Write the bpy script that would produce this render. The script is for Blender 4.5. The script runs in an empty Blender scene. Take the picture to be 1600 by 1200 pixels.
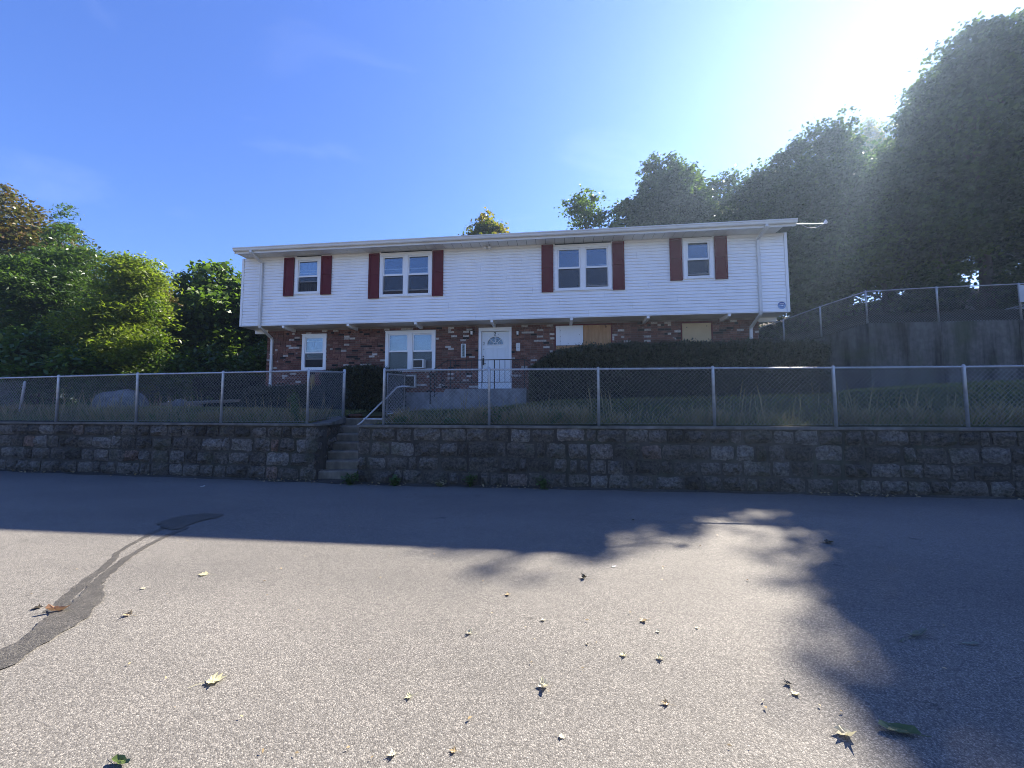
import bpy, bmesh, math, random
import numpy as np
from mathutils import Vector, Matrix, noise
from mathutils.bvhtree import BVHTree

# ------------------------------------------------------------------ camera, world, sun, exposure
sc = bpy.context.scene
COL = sc.collection
cam_data = bpy.data.cameras.new('camera'); cam = bpy.data.objects.new('camera', cam_data); COL.objects.link(cam)
cam_data.sensor_width = 36.0; cam_data.lens = 13.5
cam_data.clip_start = 0.05; cam_data.clip_end = 3000
cam.location = (0, 0, 1.6); cam.rotation_euler = (math.radians(90 + 3.814), 0, 0)
sc.camera = cam
SUN_AZ, SUN_EL = math.radians(48.6), math.radians(36.2)      # azimuth from +Y towards +X
world = bpy.data.worlds.new("World"); sc.world = world; world.use_nodes = True
wn = world.node_tree; wn.nodes.clear()
sky = wn.nodes.new('ShaderNodeTexSky'); sky.sky_type = 'NISHITA'; sky.sun_disc = False
sky.sun_elevation = SUN_EL; sky.sun_rotation = SUN_AZ
sky.altitude = 60; sky.air_density = 1.0; sky.dust_density = 0.08; sky.ozone_density = 6.0
bg = wn.nodes.new('ShaderNodeBackground'); bg.inputs['Strength'].default_value = 0.058
wo = wn.nodes.new('ShaderNodeOutputWorld')
hsv = wn.nodes.new('ShaderNodeHueSaturation'); hsv.inputs['Saturation'].default_value = 1.13; hsv.inputs['Hue'].default_value = 0.517
wn.links.new(sky.outputs[0], hsv.inputs['Color']); wtc = wn.nodes.new('ShaderNodeTexCoord'); wmp = wn.nodes.new('ShaderNodeMapping'); wmp.inputs['Scale'].default_value = (1.5, 2.6, 5.0); wmp.inputs['Rotation'].default_value = (0.3, 0.5, 0.4)
wno = wn.nodes.new('ShaderNodeTexNoise'); wno.inputs['Scale'].default_value = 1.3; wno.inputs['Detail'].default_value = 8; wno.inputs['Roughness'].default_value = 0.55; wno.inputs['Distortion'].default_value = 0.6
wra = wn.nodes.new('ShaderNodeValToRGB'); wra.color_ramp.elements[0].position = 0.60; wra.color_ramp.elements[1].position = 0.85; wra.color_ramp.elements[1].color = (0.07, 0.07, 0.07, 1)
wmx = wn.nodes.new('ShaderNodeMix'); wmx.data_type = 'RGBA'; wmx.inputs[7].default_value = (7.0, 7.6, 8.6, 1)      # thin high cirrus
for a_, b_ in ((wtc.outputs['Generated'], wmp.inputs[0]), (wmp.outputs[0], wno.inputs['Vector']), (wno.outputs['Fac'], wra.inputs[0]), (wra.outputs[0], wmx.inputs[0]), (hsv.outputs[0], wmx.inputs[6]), (wmx.outputs[2], bg.inputs[0])): wn.links.new(a_, b_); wn.links.new(bg.outputs[0], wo.inputs[0])
sun_data = bpy.data.lights.new('sun', 'SUN'); sun = bpy.data.objects.new('sun', sun_data); COL.objects.link(sun)
sun_data.energy = 4.35; sun_data.angle = math.radians(0.53); sun_data.color = (1.0, 0.91, 0.78)
sdir = Vector((math.sin(SUN_AZ) * math.cos(SUN_EL), math.cos(SUN_AZ) * math.cos(SUN_EL), math.sin(SUN_EL)))
sun.rotation_euler = sdir.to_track_quat('Z', 'Y').to_euler(); sun.location = sdir * 200
sc.view_settings.view_transform = 'Standard'; sc.view_settings.look = 'None'
sc.view_settings.exposure = 2.5; sc.view_settings.gamma = 1.0; sc.view_settings.use_curve_mapping = False
sc.render.engine = 'CYCLES'
sc.cycles.use_denoising = True
sc.cycles.max_bounces = 8; sc.cycles.diffuse_bounces = 4; sc.cycles.transparent_max_bounces = 12
sc.cycles.sample_clamp_indirect = 6; sc.cycles.filter_width = 1.0

# ------------------------------------------------------------------ site frame: u along the house front, v towards the back
A0 = (-9.6656, 13.4792); RZ = math.atan2(-0.11315, 0.99358)
CU, SU = math.cos(RZ), math.sin(RZ)
def S(u, v, z=0.0): return Vector((A0[0] + CU * u - SU * v, A0[1] + SU * u + CU * v, z))
def W2S(x, y):
    x -= A0[0]; y -= A0[1]
    return (CU * x + SU * y, -SU * x + CU * y)
def WS(x, y, z): 
    u, v = W2S(x, y); return (u, v, z)

# ------------------------------------------------------------------ materials
def new_mat(name):
    m = bpy.data.materials.new(name); m.use_nodes = True
    nt = m.node_tree; p = nt.nodes['Principled BSDF']
    return m, nt, p
def nd(nt, t, **kw):
    n = nt.nodes.new(t)
    for k, v in kw.items():
        if k.startswith('i_'): n.inputs[k[2:].replace('_', ' ')].default_value = v
        else: setattr(n, k, v)
    return n
def ramp(nt, stops, interp='LINEAR'):
    r = nt.nodes.new('ShaderNodeValToRGB'); e = r.color_ramp.elements; r.color_ramp.interpolation = interp
    while len(e) < len(stops): e.new(0.5)
    for el, (p, c) in zip(e, stops): el.position = p; el.color = (*c, 1)
    return r
def noise_tex(nt, scale, detail=4, rough=0.55, coord='Object', vec=None, stretch=None):
    t = nd(nt, 'ShaderNodeTexNoise'); t.inputs['Scale'].default_value = scale; t.inputs['Detail'].default_value = detail
    t.inputs['Roughness'].default_value = rough
    tc = nd(nt, 'ShaderNodeTexCoord')
    src = tc.outputs[coord]
    if stretch:
        mp = nd(nt, 'ShaderNodeMapping'); mp.inputs['Scale'].default_value = stretch
        nt.links.new(src, mp.inputs[0]); src = mp.outputs[0]
    nt.links.new(src, t.inputs['Vector']); return t
def mixc(nt, fac, a, b, mode='MIX'):
    m = nd(nt, 'ShaderNodeMix', data_type='RGBA', blend_type=mode)
    for i, s in ((0, fac), (6, a), (7, b)):
        if hasattr(s, 'links'): nt.links.new(s, m.inputs[i])
        elif isinstance(s, (int, float)): m.inputs[i].default_value = s
        else: m.inputs[i].default_value = (*s, 1)
    return m.outputs[2]
def add_bump(nt, p, height, strength=0.3, dist=0.01):
    b = nd(nt, 'ShaderNodeBump'); b.inputs['Strength'].default_value = strength; b.inputs['Distance'].default_value = dist
    nt.links.new(height, b.inputs['Height']); nt.links.new(b.outputs[0], p.inputs['Normal'])
def simple(name, col, rough=0.6, metal=0.0, var=0.12, scale=3.0, bump=0.0, bscale=40.0, spec=None, stretch=None):
    m, nt, p = new_mat(name)
    t = noise_tex(nt, scale, 5, stretch=stretch)
    r = ramp(nt, [(0.3, tuple(c * (1 - var) for c in col)), (0.7, tuple(min(1, c * (1 + var)) for c in col))])
    nt.links.new(t.outputs['Fac'], r.inputs[0]); nt.links.new(r.outputs[0], p.inputs['Base Color'])
    p.inputs['Roughness'].default_value = rough; p.inputs['Metallic'].default_value = metal
    if spec is not None: p.inputs['Specular IOR Level'].default_value = spec
    if bump:
        b = noise_tex(nt, bscale, 4); add_bump(nt, p, b.outputs['Fac'], bump)
    return m

def make_asphalt(name, dark=1.0):
    m, nt, p = new_mat(name)
    v = nd(nt, 'ShaderNodeTexVoronoi', i_Scale=140.0); tc = nd(nt, 'ShaderNodeTexCoord'); nt.links.new(tc.outputs['Object'], v.inputs['Vector'])
    cr = ramp(nt, [(0.0, (0.098, 0.092, 0.086)), (0.4, (0.146, 0.140, 0.130)), (0.72, (0.187, 0.179, 0.165)), (0.97, (0.28, 0.264, 0.24))])
    sep = nd(nt, 'ShaderNodeSeparateColor'); nt.links.new(v.outputs['Color'], sep.inputs[0]); nt.links.new(sep.outputs[0], cr.inputs[0])
    # gaps between the chippings
    gap = ramp(nt, [(0.25, (1, 1, 1)), (0.75, (0.62, 0.62, 0.62))]); nt.links.new(v.outputs['Distance'], gap.inputs[0])
    c = mixc(nt, 1.0, cr.outputs[0], gap.outputs[0], 'MULTIPLY')
    fine = noise_tex(nt, 260, 2); fr = ramp(nt, [(0.3, (0.62, 0.62, 0.62)), (0.7, (1.35, 1.34, 1.32))]); nt.links.new(fine.outputs['Fac'], fr.inputs[0])
    c = mixc(nt, 1.0, c, fr.outputs[0], 'MULTIPLY')
    big = noise_tex(nt, 0.55, 7, 0.65, stretch=(0.45, 1, 1)); br = ramp(nt, [(0.3, (0.80, 0.80, 0.80)), (0.7, (1.15, 1.14, 1.12))]); nt.links.new(big.outputs['Fac'], br.inputs[0])
    c = mixc(nt, 1.0, c, br.outputs[0], 'MULTIPLY')
    spot = noise_tex(nt, 3.4, 4, 0.6, stretch=(0.6, 1, 1)); sr = ramp(nt, [(0.27, (0.35, 0.35, 0.36)), (0.33, (1, 1, 1))]); nt.links.new(spot.outputs['Fac'], sr.inputs[0])
    c = mixc(nt, 0.75, c, sr.outputs[0], 'MULTIPLY')
    if dark != 1.0:
        wn_ = noise_tex(nt, 5.0, 6, 0.7); wr_ = ramp(nt, [(0.3, (dark, dark, dark * .97)), (0.75, (dark * 1.7, dark * 1.68, dark * 1.62))]); nt.links.new(wn_.outputs['Fac'], wr_.inputs[0])
        c = mixc(nt, 1.0, c, wr_.outputs[0], 'MULTIPLY')
    nt.links.new(c, p.inputs['Base Color']); p.inputs['Roughness'].default_value = 0.85 if dark == 1 else 0.5
    p.inputs['Specular IOR Level'].default_value = 0.3
    add_bump(nt, p, v.outputs['Distance'], 0.55, -0.004)
    return m

def make_stone():
    m, nt, p = new_mat('granite')
    oi = nd(nt, 'ShaderNodeObjectInfo')
    base = ramp(nt, [(0.0, (0.10, 0.088, 0.074)), (0.4, (0.145, 0.127, 0.108)), (0.75, (0.18, 0.16, 0.138)), (0.95, (0.22, 0.20, 0.178)), (1.0, (0.20, 0.13, 0.10))])
    nt.links.new(oi.outputs['Random'], base.inputs[0])
    gl = noise_tex(nt, 5.0, 8, 0.7, coord='Object'); 
    tc = nd(nt, 'ShaderNodeNewGeometry')
    n1 = nd(nt, 'ShaderNodeTexNoise', i_Scale=19.0, i_Detail=9.0, i_Roughness=0.7); nt.links.new(tc.outputs['Position'], n1.inputs['Vector'])
    r1 = ramp(nt, [(0.34, (0.30, 0.29, 0.28)), (0.5, (0.92, 0.9, 0.87)), (0.68, (1.65, 1.6, 1.5))]); nt.links.new(n1.outputs['Fac'], r1.inputs[0])
    c = mixc(nt, 1.0, base.outputs[0], r1.outputs[0], 'MULTIPLY')
    n2 = nd(nt, 'ShaderNodeTexNoise', i_Scale=1.1, i_Detail=5.0); nt.links.new(tc.outputs['Position'], n2.inputs['Vector'])
    r2 = ramp(nt, [(0.35, (0.6, 0.6, 0.6)), (0.6, (1.15, 1.15, 1.15))]); nt.links.new(n2.outputs['Fac'], r2.inputs[0])
    c = mixc(nt, 1.0, c, r2.outputs[0], 'MULTIPLY')
    n3 = nd(nt, 'ShaderNodeTexNoise', i_Scale=120.0, i_Detail=2.0); nt.links.new(tc.outputs['Position'], n3.inputs['Vector'])
    r3 = ramp(nt, [(0.35, (0.6, 0.6, 0.6)), (0.7, (1.4, 1.4, 1.4))]); nt.links.new(n3.outputs['Fac'], r3.inputs[0])
    c = mixc(nt, 0.7, c, r3.outputs[0], 'MULTIPLY')
    # moss
    n4 = nd(nt, 'ShaderNodeTexNoise', i_Scale=2.3, i_Detail=6.0); nt.links.new(tc.outputs['Position'], n4.inputs['Vector'])
    r4 = ramp(nt, [(0.55, (0, 0, 0)), (0.7, (1, 1, 1))]); nt.links.new(n4.outputs['Fac'], r4.inputs[0])
    f = nd(nt, 'ShaderNodeMath', operation='MULTIPLY'); nt.links.new(r4.outputs[0], f.inputs[0]); f.inputs[1].default_value = 0.45
    c = mixc(nt, f.outputs[0], c, (0.07, 0.075, 0.035))
    nt.links.new(c, p.inputs['Base Color']); p.inputs['Roughness'].default_value = 0.9; p.inputs['Specular IOR Level'].default_value = 0.2
    add_bump(nt, p, n1.outputs['Fac'], 1.0, 0.06)
    return m

def brick_mat(name, per_island):
    m, nt, p = new_mat(name)
    if per_island: g = nd(nt, 'ShaderNodeNewGeometry'); rnd = g.outputs['Random Per Island']
    else: g = nd(nt, 'ShaderNodeObjectInfo'); rnd = g.outputs['Random']
    r = ramp(nt, [(0.0, (0.12, 0.054, 0.042)), (0.2, (0.165, 0.072, 0.055)), (0.38, (0.195, 0.092, 0.068)), (0.52, (0.14, 0.068, 0.056)), (0.66, (0.22, 0.112, 0.084)), (0.78, (0.15, 0.09, 0.07)), (0.875, (0.022, 0.019, 0.02)), (0.925, (0.40, 0.36, 0.325)), (0.965, (0.50, 0.46, 0.42))], 'CONSTANT')
    nt.links.new(rnd, r.inputs[0])
    geo = nd(nt, 'ShaderNodeNewGeometry')
    n1 = nd(nt, 'ShaderNodeTexNoise', i_Scale=22.0, i_Detail=6.0); nt.links.new(geo.outputs['Position'], n1.inputs['Vector'])
    r1 = ramp(nt, [(0.3, (0.65, 0.65, 0.65)), (0.7, (1.3, 1.3, 1.3))]); nt.links.new(n1.outputs['Fac'], r1.inputs[0])
    c = mixc(nt, 1.0, r.outputs[0], r1.outputs[0], 'MULTIPLY')
    n2 = nd(nt, 'ShaderNodeTexNoise', i_Scale=7.0, i_Detail=5.0, i_Roughness=0.75); nt.links.new(geo.outputs['Position'], n2.inputs['Vector'])
    r2 = ramp(nt, [(0.64, (0, 0, 0)), (0.68, (1, 1, 1))]); nt.links.new(n2.outputs['Fac'], r2.inputs[0])
    c = mixc(nt, r2.outputs[0], c, (0.42, 0.37, 0.34))
    nt.links.new(c, p.inputs['Base Color']); p.inputs['Roughness'].default_value = 0.9; p.inputs['Specular IOR Level'].default_value = 0.2
    add_bump(nt, p, n1.outputs['Fac'], 0.5, 0.01)
    return m

def leaf_mat(name, cols, trans=0.4, patch=None, rough=0.42, tint=(1.5, 1.7, 0.6)):
    m, nt, p = new_mat(name)
    g = nd(nt, 'ShaderNodeNewGeometry')
    st = [(i / max(1, len(cols) - 1) * 0.98 + 0.01, c) for i, c in enumerate(cols)]
    r = ramp(nt, st); nt.links.new(g.outputs['Random Per Island'], r.inputs[0])
    c = r.outputs[0]
    if patch:
        n = nd(nt, 'ShaderNodeTexNoise', i_Scale=patch[0], i_Detail=3.0); nt.links.new(g.outputs['Position'], n.inputs['Vector'])
        rr = ramp(nt, [(patch[2], (0, 0, 0)), (patch[2] + 0.12, (1, 1, 1))]); nt.links.new(n.outputs['Fac'], rr.inputs[0])
        c = mixc(nt, rr.outputs[0], c, patch[1])
    nt.links.new(c, p.inputs['Base Color']); p.inputs['Roughness'].default_value = rough; p.inputs['Specular IOR Level'].default_value = 0.5
    tr = nd(nt, 'ShaderNodeBsdfTranslucent')
    tc = mixc(nt, 1.0, c, tint, 'MULTIPLY'); nt.links.new(tc, tr.inputs['Color'])
    ms = nd(nt, 'ShaderNodeMixShader'); ms.inputs[0].default_value = trans
    nt.links.new(p.outputs[0], ms.inputs[1]); nt.links.new(tr.outputs[0], ms.inputs[2])
    nt.links.new(ms.outputs[0], nt.nodes['Material Output'].inputs['Surface'])
    return m

def glass_mat(name, refl=0.12, tint=(0.8, 0.85, 0.88)):
    m, nt, p = new_mat(name)
    tr = nd(nt, 'ShaderNodeBsdfTransparent'); tr.inputs[0].default_value = (*tint, 1)
    gl = nd(nt, 'ShaderNodeBsdfGlossy'); gl.inputs['Roughness'].default_value = 0.03
    fr = nd(nt, 'ShaderNodeFresnel'); fr.inputs[0].default_value = 1.5
    ad = nd(nt, 'ShaderNodeMath', operation='ADD', use_clamp=True); nt.links.new(fr.outputs[0], ad.inputs[0]); ad.inputs[1].default_value = refl
    ms = nd(nt, 'ShaderNodeMixShader'); nt.links.new(ad.outputs[0], ms.inputs[0]); nt.links.new(tr.outputs[0], ms.inputs[1]); nt.links.new(gl.outputs[0], ms.inputs[2])
    nt.links.new(ms.outputs[0], nt.nodes['Material Output'].inputs['Surface'])
    return m
def screen_mat():
    m, nt, p = new_mat('insect_screen')
    tr = nd(nt, 'ShaderNodeBsdfTransparent'); p.inputs['Base Color'].default_value = (0.03, 0.03, 0.035, 1); p.inputs['Roughness'].default_value = 0.7
    ms = nd(nt, 'ShaderNodeMixShader'); ms.inputs[0].default_value = 0.55; nt.links.new(tr.outputs[0], ms.inputs[1]); nt.links.new(p.outputs[0], ms.inputs[2])
    nt.links.new(ms.outputs[0], nt.nodes['Material Output'].inputs['Surface'])
    return m
def streak_concrete(name, col, strength=0.6, moss=0.0):
    m, nt, p = new_mat(name)
    geo = nd(nt, 'ShaderNodeNewGeometry')
    mp = nd(nt, 'ShaderNodeMapping'); mp.inputs['Scale'].default_value = (1.6, 1.6, 0.22); nt.links.new(geo.outputs['Position'], mp.inputs[0])
    n1 = nd(nt, 'ShaderNodeTexNoise', i_Scale=1.7, i_Detail=7.0, i_Roughness=0.65); nt.links.new(mp.outputs[0], n1.inputs['Vector'])
    lo = tuple(c * (1 - strength) for c in col); hi = tuple(c * (1 + strength * 0.7) for c in col)
    r1 = ramp(nt, [(0.32, lo), (0.52, col), (0.72, hi)]); nt.links.new(n1.outputs['Fac'], r1.inputs[0])
    n2 = nd(nt, 'ShaderNodeTexNoise', i_Scale=6.0, i_Detail=7.0); nt.links.new(geo.outputs['Position'], n2.inputs['Vector'])
    r2 = ramp(nt, [(0.3, (0.75, 0.75, 0.75)), (0.7, (1.2, 1.2, 1.2))]); nt.links.new(n2.outputs['Fac'], r2.inputs[0])
    c = mixc(nt, 1.0, r1.outputs[0], r2.outputs[0], 'MULTIPLY')
    if moss:
        n3 = nd(nt, 'ShaderNodeTexNoise', i_Scale=0.9, i_Detail=5.0); nt.links.new(geo.outputs['Position'], n3.inputs['Vector'])
        r3 = ramp(nt, [(0.5, (0, 0, 0)), (0.68, (moss, moss, moss))]); nt.links.new(n3.outputs['Fac'], r3.inputs[0])
        c = mixc(nt, r3.outputs[0], c, (0.06, 0.075, 0.04))
    nt.links.new(c, p.inputs['Base Color']); p.inputs['Roughness'].default_value = 0.92; p.inputs['Specular IOR Level'].default_value = 0.2
    add_bump(nt, p, n2.outputs['Fac'], 0.5, 0.01)
    return m
def ply_mat():
    m, nt, p = new_mat('plywood')
    t = noise_tex(nt, 2.2, 6, 0.6, stretch=(5, 1, 0.7)); r = ramp(nt, [(0.3, (0.30, 0.155, 0.065)), (0.5, (0.38, 0.20, 0.085)), (0.7, (0.48, 0.28, 0.13))])
    nt.links.new(t.outputs['Fac'], r.inputs[0])
    v = nd(nt, 'ShaderNodeTexVoronoi', i_Scale=3.6); tc = nd(nt, 'ShaderNodeTexCoord')
    mp = nd(nt, 'ShaderNodeMapping'); mp.inputs['Scale'].default_value = (1.3, 0.01, 0.9); nt.links.new(tc.outputs['Object'], mp.inputs[0]); nt.links.new(mp.outputs[0], v.inputs['Vector'])
    kr = ramp(nt, [(0.09, (1, 1, 1)), (0.16, (0, 0, 0))]); nt.links.new(v.outputs['Distance'], kr.inputs[0])
    c = mixc(nt, kr.outputs[0], r.outputs[0], (0.10, 0.045, 0.02))
    nt.links.new(c, p.inputs['Base Color']); p.inputs['Roughness'].default_value = 0.75
    return m
def soil_mat(name, a, b, c3):
    m, nt, p = new_mat(name)
    t = noise_tex(nt, 0.6, 8, 0.65); r = ramp(nt, [(0.3, a), (0.5, b), (0.72, c3)]); nt.links.new(t.outputs['Fac'], r.inputs[0])
    t2 = noise_tex(nt, 25, 5, 0.7); r2 = ramp(nt, [(0.3, (0.55, 0.55, 0.55)), (0.7, (1.4, 1.4, 1.4))]); nt.links.new(t2.outputs['Fac'], r2.inputs[0])
    nt.links.new(mixc(nt, 1.0, r.outputs[0], r2.outputs[0], 'MULTIPLY'), p.inputs['Base Color']); p.inputs['Roughness'].default_value = 1.0
    p.inputs['Specular IOR Level'].default_value = 0.1
    add_bump(nt, p, t2.outputs['Fac'], 0.8, 0.04)
    return m

M = dict(
    asphalt=make_asphalt('asphalt'), wet=make_asphalt('wet_asphalt', 0.40),
    stone=make_stone(), mortar=streak_concrete('old_mortar', (0.075, 0.065, 0.055), 0.5, 0.3),
    cap=streak_concrete('cap_concrete', (0.15, 0.14, 0.125), 0.4, 0.4), step=streak_concrete('step_concrete', (0.23, 0.195, 0.15), 0.35, 0.25),
    stoop=streak_concrete('stoop_concrete', (0.20, 0.20, 0.20), 0.3), bwall=streak_concrete('stained_concrete', (0.105, 0.102, 0.092), 0.75, 0.6),
    found=streak_concrete('foundation_concrete', (0.26, 0.26, 0.26), 0.2),
    brick=brick_mat('brick', False), bricks=brick_mat('brick_field', True), bmortar=simple('brick_mortar', (0.20, 0.17, 0.16), 0.95, var=0.25, scale=4),
    vinyl=simple('white_vinyl', (0.84, 0.84, 0.835), 0.45, var=0.06, scale=0.8, stretch=(1.2, 1, 0.5)), trim=simple('white_trim', (0.80, 0.80, 0.79), 0.4, var=0.03),
    alu=simple('white_aluminium', (0.66, 0.65, 0.62), 0.4, var=0.08, scale=1.2), soffit=simple('soffit_vinyl', (0.70, 0.69, 0.65), 0.5, var=0.06),
    maroon=simple('maroon_paint', (0.115, 0.011, 0.017), 0.5, var=0.15, scale=1.5, spec=.15), shingle=simple('shingles', (0.06, 0.058, 0.06), 0.95, var=0.3, scale=20, bump=0.4),
    door=simple('door_paint', (0.70, 0.73, 0.74), 0.35, var=0.03), galv=simple('galvanised_steel', (0.42, 0.43, 0.44), 0.45, 0.6, var=0.2, scale=8),
    wire=simple('galvanised_wire', (0.30, 0.31, 0.32), 0.5, 0.3, var=0.2, scale=8), iron=simple('black_iron', (0.012, 0.012, 0.014), 0.5, 0.2, var=0.3),
    dark=simple('near_black', (0.02, 0.02, 0.022), 0.9), ply=ply_mat(), whiteboard=simple('white_board', (0.74, 0.75, 0.76), 0.5, var=0.04),
    tan=simple('tan_board', (0.50, 0.36, 0.19), 0.7, var=0.05), glass=glass_mat('window_glass', 0.13), screen=screen_mat(),
    blind=simple('pale_blind', (0.74, 0.80, 0.74), 0.7, var=0.03), shade=simple('roller_shade', (0.32, 0.42, 0.58), 0.7, var=0.05), curtain=simple('lace_curtain', (0.12, 0.115, 0.11), 0.9, var=0.4, scale=12, stretch=(6, 1, 1)),
    red_cloth=simple('red_cloth', (0.09, 0.025, 0.02), 0.9, var=0.4, scale=14), bark=simple('bark', (0.07, 0.055, 0.045), 0.95, var=0.4, scale=6, bump=0.8, stretch=(3, 3, 0.5)),
    greybark=simple('grey_bark', (0.13, 0.12, 0.11), 0.95, var=0.3, scale=6, bump=0.6), plastic=simple('cream_plastic', (0.62, 0.61, 0.57), 0.5, var=0.05), black=simple('black_print', (0.02, 0.02, 0.022), 0.6),
    grille=simple('dark_grille', (0.06, 0.06, 0.06), 0.6, var=0.5, scale=30), sage=simple('sage_plate', (0.30, 0.34, 0.31), 0.6), blue=simple('blue_print', (0.035, 0.07, 0.26), 0.4), ltblue=simple('light_blue_print', (0.20, 0.34, 0.55), 0.4),
    lens=simple('frosted_lens', (0.75, 0.72, 0.66), 0.3), rock=streak_concrete('boulder_rock', (0.16, 0.16, 0.155), 0.5, 0.3), wood=simple('weathered_wood', (0.22, 0.19, 0.15), 0.9, var=0.3, scale=4, stretch=(0.4, 6, 6)),
    cable=simple('cable_sheath', (0.30, 0.30, 0.31), 0.6), path=streak_concrete('path_concrete', (0.22, 0.21, 0.195), 0.25, 0.2), metalroof=simple('shed_sheet', (0.22, 0.23, 0.24), 0.5, 0.1, var=0.1),
    signw=simple('white_sign', (0.42, 0.44, 0.46), 0.5, var=0.08, scale=5), loosebrick=simple('loose_red_brick', (0.14, 0.05, 0.04), 0.9, var=0.3, scale=15),
    gritty=soil_mat('gutter_grit', (0.05, 0.045, 0.038), (0.08, 0.07, 0.058), (0.12, 0.105, 0.085)), lawn=soil_mat('lawn_soil', (0.025, 0.03, 0.012), (0.05, 0.055, 0.022), (0.09, 0.075, 0.04)), wood_floor=soil_mat('leaf_litter', (0.02, 0.018, 0.01), (0.045, 0.035, 0.02), (0.08, 0.06, 0.035)), earth=soil_mat('earth', (0.05, 0.045, 0.03), (0.08, 0.07, 0.045), (0.11, 0.10, 0.06)),
    g_maple=leaf_mat('maple_leaves', [(0.045, 0.065, 0.018), (0.075, 0.09, 0.022), (0.095, 0.075, 0.024), (0.10, 0.06, 0.024), (0.085, 0.10, 0.026)], 0.32, patch=(0.35, (0.11, 0.095, 0.026), 0.5), tint=(1.3, 1.3, .6)),
    g_conifer=leaf_mat('conifer_sprays', [(0.035, 0.062, 0.02), (0.055, 0.098, 0.026), (0.085, 0.135, 0.032)], 0.4, patch=(0.7, (0.028, 0.055, 0.016), 0.5)),
    g_bright=leaf_mat('bright_sprays', [(0.09, 0.125, 0.02), (0.13, 0.165, 0.026), (0.16, 0.195, 0.034)], 0.5, patch=(0.5, (0.05, 0.085, 0.016), 0.55)),
    g_broad=leaf_mat('broad_leaves', [(0.04, 0.072, 0.02), (0.07, 0.115, 0.026), (0.11, 0.16, 0.036)], 0.45),
    g_wood=leaf_mat('wood_leaves', [(0.02, 0.04, 0.014), (0.045, 0.075, 0.022), (0.08, 0.115, 0.034)], 0.42, patch=(0.75, (0.016, 0.034, 0.014), 0.47)),
    g_yellow=leaf_mat('yellowing_leaves', [(0.03, 0.055, 0.012), (0.07, 0.085, 0.014), (0.18, 0.14, 0.018)], 0.45, patch=(0.5, (0.20, 0.15, 0.02), 0.52)),
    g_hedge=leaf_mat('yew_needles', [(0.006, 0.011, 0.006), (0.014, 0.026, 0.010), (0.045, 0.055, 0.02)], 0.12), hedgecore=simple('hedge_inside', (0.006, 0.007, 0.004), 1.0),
    g_weed=leaf_mat('weed_leaves', [(0.03, 0.065, 0.015), (0.05, 0.10, 0.022), (0.07, 0.125, 0.03)], 0.35),
    g_dry=leaf_mat('dry_stems', [(0.14, 0.11, 0.06), (0.22, 0.175, 0.10), (0.30, 0.25, 0.15)], 0.25),
    g_grass=leaf_mat('grass_blades', [(0.06, 0.10, 0.022), (0.10, 0.14, 0.034), (0.18, 0.165, 0.065), (0.26, 0.22, 0.11)], 0.3, patch=(1.2, (0.19, 0.16, 0.08), 0.54)),
    lf_pale=leaf_mat('fallen_pale', [(0.50, 0.47, 0.33), (0.56, 0.52, 0.38)], 0.25, tint=(1, 1, .9)), lf_tan=leaf_mat('fallen_tan', [(0.30, 0.22, 0.11), (0.38, 0.29, 0.15)], 0.2, tint=(1, 1, .9)),
    lf_yel=leaf_mat('fallen_yellow', [(0.46, 0.43, 0.24), (0.52, 0.49, 0.30)], 0.25, tint=(1, 1, .9)), lf_dark=leaf_mat('fallen_dark', [(0.035, 0.03, 0.018), (0.055, 0.045, 0.025)], 0.1, tint=(1, 1, .9)), lf_green=leaf_mat('fallen_green', [(0.05, 0.085, 0.018), (0.08, 0.11, 0.03)], 0.2, tint=(1, 1, .9)),
    lf_rust=leaf_mat('fallen_rust', [(0.26, 0.15, 0.085), (0.34, 0.21, 0.12)], 0.2, tint=(1, 1, .9)), lf_grey=leaf_mat('fallen_grey', [(0.16, 0.18, 0.13), (0.2, 0.21, 0.16)], 0.2, tint=(1, 1, .9)), paper=simple('litter_paper', (0.7, 0.7, 0.68), 0.8),
)

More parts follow.
